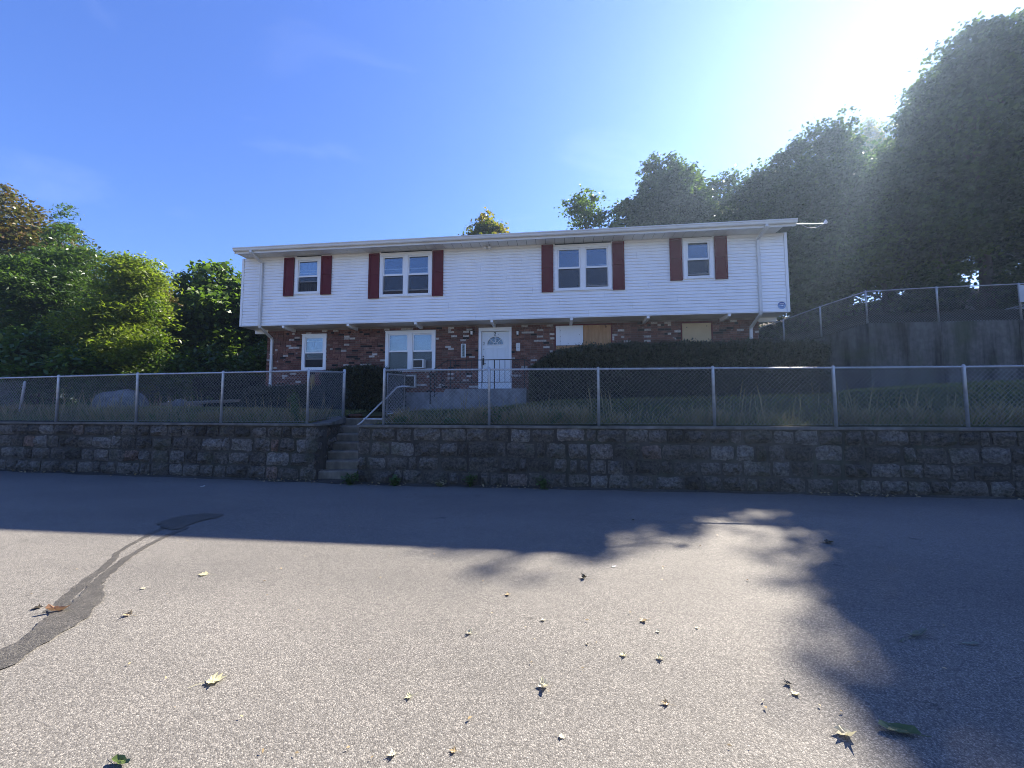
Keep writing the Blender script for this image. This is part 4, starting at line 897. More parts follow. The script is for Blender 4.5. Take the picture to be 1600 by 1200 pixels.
# open gate
gate = thing('chain_link_gate', 'open chain link gate leaf at the top of the steps', 'gate', (7.3, -3.9, 1.42))
g0, g1 = (7.29, -3.92), (7.32, -2.95)
mb = MB()
def gp_(f, z): return (g0[0] + (g1[0] - g0[0]) * f, g0[1] + (g1[1] - g0[1]) * f, z)
mb.tube([gp_(.04, 1.46), gp_(.04, 2.42), gp_(1, 2.47), gp_(1, 1.40)], .019, 8); mb.tube([gp_(.04, 1.50), gp_(1, 1.55)], .017, 8); part(mb, 'gate_frame', M['galv'], gate, smooth=True)
w = MB(); Lg = math.dist(g0, g1); s = -0.9
while s < Lg:
    for sg in (1, -1):
        a_, b_ = (s, s + .9); pts_ = []
        for q in range(13):
            h = q / 12 * .9; x = s + h if sg == 1 else s + .9 - h
            if .04 <= x <= Lg: pts_.append((g0[0] + (g1[0] - g0[0]) * x / Lg - .01, g0[1] + (g1[1] - g0[1]) * x / Lg, 1.54 + h))
        if len(pts_) > 1: w.tube([pts_[0], pts_[-1]], .0024, 3, cap=False)
    s += .085
part(w, 'wire_mesh', M['wire'], gate, kind='stuff')
# pipe handrail of the steps
hr = thing('pipe_handrail', 'grey pipe handrail sloping down beside the gate post', 'handrail', (7.0, -3.8, 1.2))
mb = MB(); mb.tube([(6.66, -4.02, 1.24), (6.74, -3.98, 1.31), (7.42, -3.62, 2.13), (7.5, -3.55, 2.15), (7.66, -3.45, 2.15)], .021, 8); part(mb, 'rail_pipe', M['galv'], hr, smooth=True)
mb = MB(); mb.tube([(6.80, -3.96, 1.385), (7.24, -3.99, 1.385)], .019, 8); mb.sphere((6.80, -3.96, 1.385), .032); mb.sphere((7.235, -3.99, 1.385), .03); part(mb, 'brace_pipe', M['galv'], hr, smooth=True)
# rag tied on the corner post
mb = MB(); rr = random.Random(8)
for i in range(6):
    u = 5.45 + rr.uniform(0, .09); mb.tube([(u, -3.92, 2.42), (u + rr.uniform(-.02, .06), -3.95, 2.33), (u + rr.uniform(-.05, .09), -3.93, 2.2 - rr.uniform(0, .14))], [.008, .018, .006], 5)
single(mb, 'dead_vine', M['g_dry'], (5.45, -3.92, 2.3), 'dry grey vine tangle hanging on the corner fence post', 'vine')

# upper fence on the concrete wall, and that wall
cw = thing('concrete_wall', 'tall stained concrete retaining wall right of the house below the trees', 'wall', (23, 3.1, 2.3))
pl = [(52, 0.2), (36, 1.9), (27.1, 2.75), (22.6, 3.1), (21.05, 5.44), (19.9, 9.0), (19.0, 14.0), (17.5, 24)]; zt = [4.9, 4.78, 4.70, 4.78, 4.25, 3.95, 3.9, 4.2]
rc = random.Random(2)
for (a, za), (b, zb_) in zip(zip(pl, zt), zip(pl[1:], zt[1:])):
    L = math.dist(a, b); n = max(1, int(round(L / 2.4)))
    for i in range(n):
        f0, f1 = i / n, (i + 1) / n - .012 / L
        p = (a[0] + (b[0] - a[0]) * f0, a[1] + (b[1] - a[1]) * f0); q = (a[0] + (b[0] - a[0]) * f1, a[1] + (b[1] - a[1]) * f1)
        nn = ((b[1] - a[1]) / L, -(b[0] - a[0]) / L); o = rc.uniform(0, .012)
        if nn[1] < 0 and abs(nn[1]) > abs(nn[0]): nn = (-nn[0], -nn[1])
        if abs(nn[0]) >= abs(nn[1]) and nn[0] < 0: nn = (-nn[0], -nn[1])
        mb = MB(); k = []
        z0_, z1_ = za + (zb_ - za) * f0, za + (zb_ - za) * f1
        P = [p, q, (q[0] + nn[0] * .3, q[1] + nn[1] * .3), (p[0] + nn[0] * .3, p[1] + nn[1] * .3)]
        P = [(x - nn[0] * o, y - nn[1] * o) for x, y in P]
        kk = mb.verts([(x, y, 0.8) for x, y in P] + [(x, y, z) for (x, y), z in zip(P, (z0_, z1_, z1_, z0_))])
        for fq in ((0, 3, 2, 1), (4, 5, 6, 7), (0, 1, 5, 4), (1, 2, 6, 5), (2, 3, 7, 6), (3, 0, 4, 7)): mb.face([kk + e for e in fq])
        part(mb, 'wall_panel', M['bwall'], cw)
up = [(36, 2.0, 4.78, 6.05), (31.5, 2.4, 4.75, 6.03), (27.3, 2.85, 4.72, 6.0), (24.9, 3.05, 4.75, 6.03), (22.7, 3.25, 4.78, 6.02), (21.9, 4.5, 4.5, 5.8), (21.15, 5.7, 4.25, 5.55), (20.0, 9.0, 3.97, 5.25), (19.1, 14, 3.92, 5.2)]
fence('chain_link_fence', 'upper chain link fence running along the top of the concrete wall', up, up, pitch=.09, wire_r=.0022)
mb = MB(); b_ = S(26.6, 2.8, 5.6)
t = thing('fence_sign', 'pale blank sign hung on the upper fence at the right edge', 'sign', (27.4, 2.72, 5.5))
mb.box(27.15, 27.75, 2.705, 2.72, 5.32, 5.92); part(mb, 'sign_panel', M['signw'], t)
mb = MB(); [mb.tube([(x, 2.70, z), (x, 2.80, z)], .012, 6) for x in (27.2, 27.7) for z in (5.37, 5.87)]; part(mb, 'sign_bolt', M['galv'], t)
# shed beyond the upper fence
t = thing('shed', 'low pale metal shed behind the upper fence at the right edge', 'shed', (30.5, 6, 5.2))
for i in range(7):
    mb = MB(); a = 28.8 + i * 1.0; zq = lambda x: 5.45 + (x - 28.8) * .26; k = mb.verts([(a, 5.5, 4.6), (a + .94, 5.5, 4.6), (a + .94, 5.5, zq(a + .94)), (a, 5.5, zq(a)), (a, 5.56, 4.6), (a + .94, 5.56, 4.6), (a + .94, 5.56, zq(a + .94)), (a, 5.56, zq(a))])
    for fq in ((0, 1, 2, 3), (5, 4, 7, 6), (0, 3, 7, 4), (1, 5, 6, 2), (3, 2, 6, 7)): mb.face([k + e for e in fq])
    part(mb, 'wall_panel', M['metalroof'], t)
mb = MB(); mb.prism([(28.7, 5.46), (35.9, 7.33), (35.9, 7.37), (28.7, 5.50)], 'v', 5.44, 9); mb.box(28.85, 35.7, 5.57, 5.6, 4.6, 5.4); part(mb, 'roof', M['metalroof'], t)
# picket fence between the house and the wall
t = thing('picket_fence', 'old pale picket fence behind the hedge beside the house', 'fence', (19.6, 4.2, 2.4))
rc = random.Random(4)
for i in range(11):
    x = 18.15 + i * .17; v = 2.1 + i * .12; h = 3.88 + rc.uniform(-.08, .05); mb = MB(); l = rc.uniform(-.02, .02)
    mb.prism([(x, 2.0), (x + .07, 2.0), (x + .07 + l, h), (x + .035 + l, h + .05), (x + l, h)], 'v', v, v + .02); part(mb, 'picket', M['plastic'], t)
mb = MB(); mb.tube([(18.1, 2.13, 3.6), (20.0, 3.43, 3.6)], .03, 4); mb.tube([(18.1, 2.13, 2.8), (20.0, 3.43, 2.8)], .03, 4); part(mb, 'rail', M['plastic'], t)

# ------------------------------------------------------------------ cables
def cable(label, pts, r=.012, sag=0.0, n=14, name='service_cable', fit=None):
    a, b = Vector(pts[0]), Vector(pts[1]); mb = MB()
    mb.tube([tuple(a.lerp(b, i / n) - Vector((0, 0, sag * 4 * (i / n) * (1 - i / n)))) for i in range(n + 1)], r, 5, cap=True)
    if fit: fit(mb)
    return single(mb, name, M['cable'], tuple(a), label, 'cable')
cable('thin overhead service cable crossing the trees at the left', (WS(-13.5, 26, 9.6), WS(-31, 23.5, 12.4)), .009, .35, 20)
t = thing('service_mast', 'white cable bracket sticking out from the right end of the eave', 'cable bracket', (18.3, -.45, 7.1))
mb = MB(); mb.tube([(18.2, -.4, 7.08), (19.2, -.2, 7.14)], .012, 6); part(mb, 'bracket_arm', M['trim'], t)
mb = MB(); mb.tube([(19.12, -.2, 7.15), (19.17, -.2, 7.22), (19.22, -.2, 7.16)], [.02, .045, .02], 7); part(mb, 'insulator', M['trim'], t)
mb = MB(); mb.tube([(18.4, -.38, 7.05), (18.6, -.34, 6.97), (18.85, -.28, 6.99), (19.1, -.22, 7.12)], .008, 5); part(mb, 'drip_loop', M['cable'], t)
# ------------------------------------------------------------------ vegetation
def np_mesh(name, V, quads, mat):
    """V (n,3) site-relative vertices, quads (m,4) or (m,3)"""
    me = bpy.data.meshes.new(name); k = quads.shape[1]
    me.vertices.add(len(V)); me.vertices.foreach_set('co', V.astype(np.float32).ravel())
    me.loops.add(quads.size); me.loops.foreach_set('vertex_index', quads.astype(np.int32).ravel())
    me.polygons.add(len(quads)); me.polygons.foreach_set('loop_start', np.arange(0, quads.size, k, dtype=np.int32))
    try: me.polygons.foreach_set('loop_total', np.full(len(quads), k, dtype=np.int32))
    except Exception: pass
    me.materials.append(mat); me.update(calc_edges=True); me.validate(); return me
def unit(a): return a / np.maximum(np.linalg.norm(a, axis=1, keepdims=True), 1e-9)
def leaf_quads(rng, C, L, W, tilt_up=0.5, dirs=None, fold=0.25):
    """one four-cornered, slightly folded leaf at every centre; L, W arrays"""
    n = len(C)
    N = rng.normal(size=(n, 3)); N[:, 2] = np.abs(N[:, 2]) + tilt_up; N = unit(N)
    D = rng.normal(size=(n, 3)) if dirs is None else dirs + 0.35 * rng.normal(size=(n, 3))
    D = unit(D - N * np.sum(D * N, axis=1, keepdims=True)); X = np.cross(N, D)
    L = L[:, None]; W = W[:, None]
    V = np.empty((n, 4, 3)); V[:, 0] = C - D * L * .5; V[:, 1] = C + X * W * .5 + D * L * .05 + N * W * fold; V[:, 2] = C + D * L * .5; V[:, 3] = C - X * W * .5 + D * L * .05 + N * W * fold
    return V.reshape(-1, 3), np.arange(n * 4).reshape(n, 4)
def clump_points(rng, lobes, n_clump, per, spread, shell=0.55, flat=0.6):
    """leaf centres gathered in clumps through the outer part of ellipsoid lobes"""
    vol = np.array([(l[3] * l[4] * l[5]) ** .67 for l in lobes]); pick = rng.choice(len(lobes), n_clump, p=vol / vol.sum())
    Lb = np.array(lobes)[pick]; d = unit(rng.normal(size=(n_clump, 3))); r = shell + (1 - shell) * rng.random(n_clump) ** .6
    C = Lb[:, :3] + d * Lb[:, 3:6] * r[:, None]
    sp = spread * rng.uniform(.6, 1.4, n_clump)
    k = rng.poisson(per, n_clump) + 1; idx = np.repeat(np.arange(n_clump), k)
    off = rng.normal(size=(len(idx), 3)) * .55; off[:, 2] *= flat; 
    P = C[idx] + off * sp[idx][:, None]
    P[:, 2] -= (off[:, 0] ** 2 + off[:, 1] ** 2) * sp[idx] * .35
    return P, C, d[idx]
def crown_lobes(rng, h, r, base, n, droop=0.0, cone=False):
    out = []
    for i in range(n):
        if cone:
            f = (i + .5) / n; z = base + (h - base) * f; rr = r * (1 - f) ** .8 + .12; a = rng.uniform(0, 6.28); q = rr * .3
            out.append((math.cos(a) * q, math.sin(a) * q, z, rr, rr, (h - base) / n * 1.1))
        else:
            f = rng.uniform(0, 1); z = base + (h - base) * (.12 + .76 * f); env = math.sin(math.pi * (.14 + .72 * f)) ** .7
            a = i * 2.4 + rng.uniform(-.5, .5); q = r * env * rng.uniform(.35, .72); s = r * rng.uniform(.34, .55)
            out.append((math.cos(a) * q, math.sin(a) * q, z, s, s, s * rng.uniform(.7, .95)))
    if not cone: out.append((0, 0, h - r * .42, r * .42, r * .42, r * .42)); out.append((0, 0, base + (h - base) * .55, r * .6, r * .6, (h - base) * .35))
    return out
def trunk_mb(rng, h, lobes, r0, lean=(0, 0), limbs=8, bend=.3):
    mb = MB(); n = 7; pts = []
    for i in range(n + 1):
        f = i / n; pts.append((lean[0] * f + bend * .4 * math.sin(f * 4 + lean[1] * 3) * f, lean[1] * f + bend * .3 * math.sin(f * 3.1), -0.4 + (h * .86 + .4) * f))
    mb.tube(pts, [r0 * (1.35 if i == 0 else 1) * (1 - .86 * i / n) for i in range(n + 1)], 8)
    for l in sorted(lobes, key=lambda q: -q[3])[:limbs]:
        f = max(.15, min(.8, (l[2] / h) * .72)); i = f * n; a = pts[int(i)]; b = pts[min(n, int(i) + 1)]; p = [a[k] + (b[k] - a[k]) * (i - int(i)) for k in range(3)]
        m = [(p[0] + l[0]) * .5 + rng.uniform(-.2, .2), (p[1] + l[1]) * .5 + rng.uniform(-.2, .2), p[2] * .45 + l[2] * .55]
        rr = r0 * (1 - .8 * f) * .5
        mb.tube([p, m, l[:3]], [rr, rr * .6, rr * .2], 6)
        for q in range(3):
            d = unit(rng.normal(size=(1, 3)))[0]; e = [l[k] + d[k] * l[3 + k] * .8 for k in range(3)]
            mb.tube([m, [(m[k] + e[k]) / 2 + rng.uniform(-.1, .1) for k in range(3)], e], [rr * .45, rr * .25, rr * .06], 4)
    return mb
def tree(name, label, pos, h, r, mat, seed, n_clump=420, per=34, leaf=(.16, .11), spread=.5, base=.3, n_lobes=9, cat='tree', group=None, r0=None, cone=False, bark='bark', lean=(0, 0), shell=.55, flat=.6, squash=(1, 1), trunk=True, z=None, limbs=8, up=.5, lobes=None):
    u, v = W2S(*pos); z = ground_z(u, v) - .05 if z is None else z
    rng = np.random.default_rng(seed)
    root = thing(name, label, cat, (u, v, z), group)
    lobes = lobes or crown_lobes(rng, h, r, h * base, n_lobes, cone=cone)
    lobes = [(l[0] * squash[0] + lean[0] * l[2] / h, l[1] * squash[1] + lean[1] * l[2] / h, l[2], l[3] * squash[0], l[4] * squash[1], l[5]) for l in lobes]
    if trunk:
        mb = trunk_mb(rng, h, lobes, r0 or h * .017 + .04, lean, limbs)
        me = mb.mesh('trunk', M[bark]); me.polygons.foreach_set('use_smooth', [True] * len(me.polygons)); o = link_mesh(me, 'trunk', None, (0, 0, 0)); o.parent = root
    P, C, d = clump_points(rng, lobes, n_clump, per, spread, shell, flat)
    P = P[P[:, 2] > .05]
    n = len(P); s = rng.uniform(.5, 1.45, n)
    V, Q = leaf_quads(rng, P, leaf[0] * s, leaf[1] * s, up)
    o = link_mesh(np_mesh('crown', V, Q, M[mat]), 'crown', None, (0, 0, 0)); o.parent = root; o['kind'] = 'stuff'
    return root

# --- wood on the bank at the right
G = 'trees on the wooded bank at the right'
def wood(x, y, top, r, seed, label, base=.2, mat='g_wood', **k):
    u, v = W2S(x, y); z = ground_z(u, v); h = top - z
    kw = dict(n_clump=int(260 + 24 * r * r), per=50, leaf=(.18, .13), spread=.48, base=base, n_lobes=12, group=G, shell=.5); kw.update(k)
    return tree('broadleaf_tree', label, (x, y), h, r, mat, seed, **kw)
wood(14.7, 23.5, 17.0, 3.2, 101, 'dark broadleaf tree rising just behind the right end of the roof')
wood(15.9, 21.2, 16.6, 2.7, 102, 'second broadleaf tree right of the roof end, on the rising treeline')
wood(18.3, 21.0, 18.6, 2.9, 103, 'broadleaf tree on the bank left of the gap in the right treeline')
wood(21.1, 16.7, 19.25, 3.75, 405, 'tall broadleaf tree standing below the sun on the right bank', leaf=(.19, .14), n_clump=820, n_lobes=16)
wood(26.4, 18.2, 21.6, 4.0, 106, 'tallest broadleaf tree at the right edge of the picture', leaf=(.2, .145))
wood(33.5, 21.0, 27.0, 4.6, 107, 'huge broadleaf tree beyond the right edge of the bank')
wood(15.6, 20.0, 11.2, 2.9, 108, 'low bushy tree in front of the bank beside the house corner', base=.02)
wood(18.8, 19.0, 12.4, 3.0, 109, 'low bushy tree behind the corner of the upper fence', base=.02, mat='g_broad')
wood(20.2, 16.6, 11.4, 2.2, 110, 'leaning grey trunked tree behind the upper fence', base=.35, bark='greybark', lean=(-1.6, .3), r0=.19)
wood(25.2, 16.6, 14.6, 3.3, 111, 'bushy tree behind the upper fence left of the shed', base=.06, bark='greybark')
wood(29.8, 18.5, 18.6, 4.0, 112, 'bushy tree rising directly behind the metal shed', base=.1)
wood(33.5, 17.0, 20.0, 4.4, 113, 'big bushy tree beyond the shed at the right edge', base=.05)
wood(20.0, 34, 21.5, 4.5, 114, 'rear tree of the wood seen over the roof end', base=.05)
wood(28.0, 33, 26.0, 5.0, 115, 'rear tree of the wood left of the tall tree below the sun', base=.05)
wood(38.0, 38, 32.0, 5.4, 116, 'rear tree of the wood filling the gap in the treeline', base=.05, mat='g_yellow')
wood(44.0, 34, 35.0, 6.0, 117, 'rear tree of the wood at the right edge', base=.05)
wood(31.5, 27, 26.0, 4.6, 118, 'middle tree of the wood behind the tall tree below the sun', base=.05)
wood(23.8, 23.6, 18.2, 2.8, 119, 'lower tree of the wood in the gap left of the tall tree', base=.05, mat='g_broad')
for i, (x, y, h, r, lab) in enumerate(((18.6, 16.6, 2.0, 1.3, 'leafy shrub on the bank behind the corner of the upper fence'), (21.5, 15.9, 2.1, 1.4, 'leafy shrub on the bank right of the leaning trunk'), (24.2, 15.6, 2.2, 1.5, 'leafy shrub on the bank next to the shed'), (28.6, 17.8, 3.0, 1.8, 'tall shrub on the bank behind the shed'), (32.0, 20.5, 3.6, 2.2, 'tall shrub beneath the wood at the right edge'))):
    tree('shrub', lab, (x, y), h, r, 'g_wood', 250 + i, n_clump=150, per=30, leaf=(.16, .1), spread=.4, base=.0, n_lobes=7, cat='shrub', group='shrubs on the wooded bank', r0=.04)
# --- trees over the roof
tree('broadleaf_tree', 'dark round broadleaf tree over the roof beside the thin one', (10.6, 26.5), 16.6, 3.4, 'g_wood', 121, n_clump=900, per=34, leaf=(.24, .17), spread=.55, base=.25, n_lobes=11, group='trees behind the roof')
tree('broadleaf_tree', 'lighter broadleaf tree over the roof right of the dark round one', (14.0, 29.5), 12.9, 2.9, 'g_yellow', 122, n_clump=600, per=30, leaf=(.24, .17), spread=.5, base=.25, n_lobes=9, group='trees behind the roof')
tree('broadleaf_tree', 'dark rounded tree over the roof next to the wood', (16.4, 34.5), 15.6, 3.9, 'g_wood', 123, n_clump=800, per=34, leaf=(.26, .18), spread=.55, base=.25, n_lobes=10, group='trees behind the roof')
tree('thin_tree', 'thin open tree over the roof with sky between its twigs', (4.9, 24.6), 13.6, 2.1, 'g_broad', 124, n_clump=150, per=26, leaf=(.2, .14), spread=.42, base=.35, n_lobes=8, group='trees behind the roof', shell=.35)
tree('yellowing_tree', 'small round yellowing tree top showing over the middle of the roof', (-1.6, 23.2), 11.7, 2.0, 'g_yellow', 125, n_clump=300, per=34, leaf=(.18, .13), spread=.36, base=.5, n_lobes=8, group='trees behind the roof')
# --- trees at the left
GL = 'trees at the left edge of the yard'
tree('maple_tree', 'reddish brown maple at the left edge, taller than the conifer', (-27.0, 19.5), 11.6, 4.2, 'g_maple', 131, n_clump=800, per=48, leaf=(.15, .13), spread=.5, base=.2, n_lobes=12, group=GL, shell=.4)
tree('conifer_tree', 'pointed dark conifer rising between the maple and the bright tree', (-22.6, 18.8), 9.7, 2.3, 'g_conifer', 132, n_clump=1000, per=44, leaf=(.16, .045), spread=.36, base=.05, n_lobes=9, group=GL, cone=True, flat=.35)
tree('conifer_tree', 'dense dark conifer in front of the pointed one', (-19.8, 16.6), 7.1, 2.7, 'g_conifer', 133, n_clump=1000, per=54, leaf=(.15, .05), spread=.4, base=.05, n_lobes=7, group=GL, flat=.35)
tree('conifer_tree', 'bright green feathery conifer with sunlit side facing the house', (-15.0, 14.7), 6.0, 1.8, 'g_bright', 134, n_clump=900, per=50, leaf=(.14, .05), spread=.36, base=.04, n_lobes=13, group=GL, flat=.35, shell=.35)
tree('broadleaf_tree', 'dark broadleaf tree behind the bright conifer with twigs against the sky', (-21.0, 21.0), 8.0, 2.6, 'g_maple', 135, n_clump=460, per=40, leaf=(.14, .11), spread=.42, base=.3, n_lobes=10, group=GL, shell=.4)
tree('catalpa_tree', 'large leaved green tree beside the left end of the house', (-14.3, 18.6), 7.0, 2.5, 'g_broad', 136, n_clump=640, per=34, leaf=(.23, .17), spread=.46, base=.06, n_lobes=12, group=GL, shell=.45)
tree('catalpa_tree', 'lower large leaved tree between the bright conifer and the house', (-15.6, 20.0), 5.6, 1.8, 'g_broad', 137, n_clump=420, per=34, leaf=(.21, .155), spread=.46, base=.06, n_lobes=9, group=GL)
tree('catalpa_tree', 'large leaved tree tucked behind the left corner of the house', (-11.6, 20.5), 6.6, 2.2, 'g_broad', 138, n_clump=380, per=34, leaf=(.21, .155), spread=.46, base=.06, n_lobes=9, group=GL)
for i, (x, y, h, r, lab) in enumerate(((-19.5, 13.4, 2.5, 1.5, 'leafy green shrub behind the side fence at the left edge'), (-17.3, 13.2, 2.6, 1.3, 'leafy shrub with long leaflets behind the left fence'), (-15.2, 13.9, 1.9, 1.2, 'low leafy shrub between the side fence and the boulder'), (-22.5, 14.2, 3.6, 2.0, 'tall leafy shrub beyond the left edge of the fence'), (-18.6, 15.0, 3.4, 1.6, 'shaded shrub under the dark conifer'))):
    tree('shrub', lab, (x, y), h, r, 'g_weed', 150 + i, n_clump=170, per=24, leaf=(.22, .10), spread=.36, base=.02, n_lobes=7, cat='shrub', group='shrubs behind the left fence', r0=.04)
for i, (x, y, h, r, lab) in enumerate(((-12.6, 15.6, 2.6, 1.6, 'dark undergrowth bush left of the house under the large leaves'), (-15.0, 16.2, 2.4, 1.6, 'dark undergrowth bush behind the boulder'), (-17.6, 17.4, 3.0, 1.8, 'dark undergrowth bush behind the bright conifer'), (-10.9, 16.6, 2.7, 1.2, 'dark undergrowth bush against the left wall of the house'), (-24.5, 17.5, 4.0, 2.4, 'dark undergrowth bush under the maple'))):
    tree('shrub', lab, (x, y), h, r, 'g_conifer', 160 + i, n_clump=260, per=26, leaf=(.16, .1), spread=.4, base=.0, n_lobes=7, cat='shrub', group='undergrowth left of the house', r0=.04)
# far treeline closing the view at the left, one tree each
for i, (x, y, h, r) in enumerate(((-50, 40, 13, 6), (-42, 43, 12, 6), (-34, 45, 11, 6), (-27, 44, 10, 5), (-20, 46, 10, 5), (-13, 45, 9, 5), (-60, 33, 14, 6), (-70, 24, 14, 6))):
    lab = ('far tree of the left treeline, ' + ('third', 'fourth', 'fifth', 'sixth', 'seventh', 'last before the house', 'second', 'first')[i] + ' from the left edge')
    tree('broadleaf_tree', lab, (x, y), h, r, 'g_broad', 180 + i, n_clump=260, per=24, leaf=(.5, .36), spread=1.0, base=.02, n_lobes=9, group='far treeline at the left')

# --- hedges
def hedge(label, prof, v0, v1, seed, group=None, dens=1500, name='hedge'):
    """prof: (u, z_bottom, z_top) along the hedge"""
    rng = np.random.default_rng(seed); base = (prof[0][0], v0, prof[0][1])
    root = thing(name, label, 'hedge', base, group); mb = MB()
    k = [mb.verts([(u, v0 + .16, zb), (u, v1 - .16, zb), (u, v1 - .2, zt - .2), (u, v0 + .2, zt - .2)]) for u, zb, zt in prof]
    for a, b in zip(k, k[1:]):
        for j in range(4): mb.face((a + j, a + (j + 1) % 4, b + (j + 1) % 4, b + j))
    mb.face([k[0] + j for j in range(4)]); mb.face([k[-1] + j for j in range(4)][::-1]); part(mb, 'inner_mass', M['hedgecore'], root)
    us = np.array([p[0] for p in prof]); zb = np.array([p[1] for p in prof]); zt = np.array([p[2] for p in prof])
    W = v1 - v0; Lh = us[-1] - us[0]; H = float(np.mean(zt - zb))
    area = Lh * (2 * H + W) + 2 * W * H; n = int(area * dens)
    q = rng.random(n) * (2 * H + W + 2 * W * H / Lh); u = us[0] + rng.random(n) * Lh
    ZB_, ZT_ = np.interp(u, us, zb), np.interp(u, us, zt); 
    v = np.empty(n); z = np.empty(n)
    a = q < H; b = (q >= H) & (q < H + W); c = (q >= H + W) & (q < 2 * H + W); d = q >= 2 * H + W
    r = rng.random(n)
    v[a] = v0; z[a] = (ZB_ + (ZT_ - ZB_) * r)[a]
    v[b] = v0 + W * r[b]; z[b] = ZT_[b]
    v[c] = v1; z[c] = (ZB_ + (ZT_ - ZB_) * r)[c]
    e = rng.random(n); u[d] = np.where(e[d] < .5, us[0], us[-1]); ZB2, ZT2 = np.interp(u, us, zb), np.interp(u, us, zt); v[d] = v0 + W * r[d]; z[d] = (ZB2 + (ZT2 - ZB2) * rng.random(n))[d]
    P = np.stack([u, v, z], 1)
    bump = np.array([noise.noise((p[0] * 1.7, p[1] * 1.7, p[2] * 1.7)) * .10 + noise.noise((p[0] * 5, p[1] * 5, p[2] * 5)) * .05 for p in P])
    ctr = np.stack([u, np.full(n, (v0 + v1) / 2), (ZB_ + ZT_) / 2], 1); dn = unit(P - ctr)
    # round the long edges
    edge = np.clip(np.minimum(ZT_ - z, np.minimum(v - v0, v1 - v) + 0), 0, .3); 
    P += dn * (bump[:, None] - .05) + rng.normal(size=(n, 3)) * .03
    rim = np.exp(-((ZT_ - z) + np.minimum(np.abs(v - v0), np.abs(v1 - v))) / .12); P[:, 2] -= rim * .07
    sh = rng.random(n) < .035; P[sh] += dn[sh] * .07 + np.array([0, 0, .05]) * rng.random((sh.sum(), 1))
    P -= np.array(base)
    s = rng.uniform(.6, 1.3, n); V, Q = leaf_quads(rng, P, .085 * s, .03 * s, .2, dirs=dn + np.array([0, 0, .6]))
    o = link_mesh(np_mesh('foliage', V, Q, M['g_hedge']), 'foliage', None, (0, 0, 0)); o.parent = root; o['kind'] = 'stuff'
    return root
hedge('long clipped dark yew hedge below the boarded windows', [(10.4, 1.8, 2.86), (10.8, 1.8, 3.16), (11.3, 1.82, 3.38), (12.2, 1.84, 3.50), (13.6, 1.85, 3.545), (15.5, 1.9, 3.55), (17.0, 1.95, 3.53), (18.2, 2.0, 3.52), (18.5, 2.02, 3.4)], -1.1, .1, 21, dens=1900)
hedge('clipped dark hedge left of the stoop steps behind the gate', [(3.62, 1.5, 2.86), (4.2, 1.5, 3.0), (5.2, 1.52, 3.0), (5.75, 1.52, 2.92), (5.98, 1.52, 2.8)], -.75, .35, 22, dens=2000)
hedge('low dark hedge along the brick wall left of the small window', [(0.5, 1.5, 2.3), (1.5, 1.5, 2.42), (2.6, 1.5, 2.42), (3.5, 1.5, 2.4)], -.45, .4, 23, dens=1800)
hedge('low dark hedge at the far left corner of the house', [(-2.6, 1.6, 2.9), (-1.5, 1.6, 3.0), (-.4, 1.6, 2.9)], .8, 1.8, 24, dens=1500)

# --- boulder, log
def blob_mesh(mb, c, r, seed, nu=18, nv=12, amp=.18, cut=None):
    st = len(mb.v); mb.sphere(c, 1.0, nu, nv, sq=r)
    for i in range(st, len(mb.v)):
        p = Vector(mb.v[i]); d = (p - Vector(c)); k = 1 + amp * noise.noise(p * 1.6 + Vector((seed, 0, 0))) + amp * .5 * noise.noise(p * 4 + Vector((0, seed, 0)))
        mb.v[i] = tuple(Vector(c) + d * k)
mb = MB(); blob_mesh(mb, (-3.55, -.9, 1.70), (.88, .62, .60), 3, amp=.28)
st_ = [(p[0], p[1], p[2] - max(0, -(p[0] + 3.5)) * .25) for p in mb.v]; mb.v = st_
single(mb, 'boulder', M['rock'], (-3.55, -.9, 1.6), 'large grey boulder on the lawn behind the left fence', 'boulder', smooth=False)
mb = MB(); blob_mesh(mb, (-2.0, -.2, 1.72), (.26, .2, .22), 9, 10, 7, .25); single(mb, 'rock', M['rock'], (-2.0, -.2, 1.6), 'small dark rock lying between the boulder and the planks', 'rock')
for i, (a, b, lab) in enumerate((((-3.6, 0.55, 1.8), (-1.2, 0.75, 1.92), 'grey weathered plank lying left behind the boulder'), ((-2.3, 0.35, 1.83), (-0.2, 0.55, 1.93), 'grey weathered plank lying nearest the house'), ((-2.9, 0.95, 1.86), (-0.6, 0.9, 1.96), 'pale thin plank lying behind the other planks'))):
    mb = MB(); mb.tube([a, tuple((p + q) / 2 + (0.01 if k == 2 else 0) for k, (p, q) in enumerate(zip(a, b))), b], [.06, .055, .05], 4); mb.box(a[0] + .25, a[0] + .5, a[1] - .1, a[1] + .12, 1.5, a[2] - .045)
    single(mb, 'plank', M['wood'], a, lab, 'plank', 'planks on the left lawn')

# --- grass
def blades(rng, U, Vv, Z, H, W, bend, mat, name, kind='stuff'):
    n = len(U); a = rng.random(n) * 6.283; dx, dy = np.cos(a), np.sin(a); b = rng.random(n) * 6.283; bx, by = np.cos(b) * bend * H, np.sin(b) * bend * H
    V = np.empty((n, 4, 3)); w = W
    V[:, 0] = np.stack([U - dx * w, Vv - dy * w, Z], 1); V[:, 1] = np.stack([U + dx * w, Vv + dy * w, Z], 1)
    V[:, 2] = np.stack([U + dx * w * .6 + bx * .45, Vv + dy * w * .6 + by * .45, Z + H * .62], 1); V[:, 3] = np.stack([U + bx, Vv + by, Z + H], 1)
    me = np_mesh(name, V.reshape(-1, 3), np.arange(n * 4).reshape(n, 4), M[mat]); o = link_mesh(me, name, None, (0, 0, 0)); o.location = S(0, 0, 0); o.rotation_euler = (0, 0, RZ)
    return tag(o, None, None, None, kind)
rng = np.random.default_rng(9)
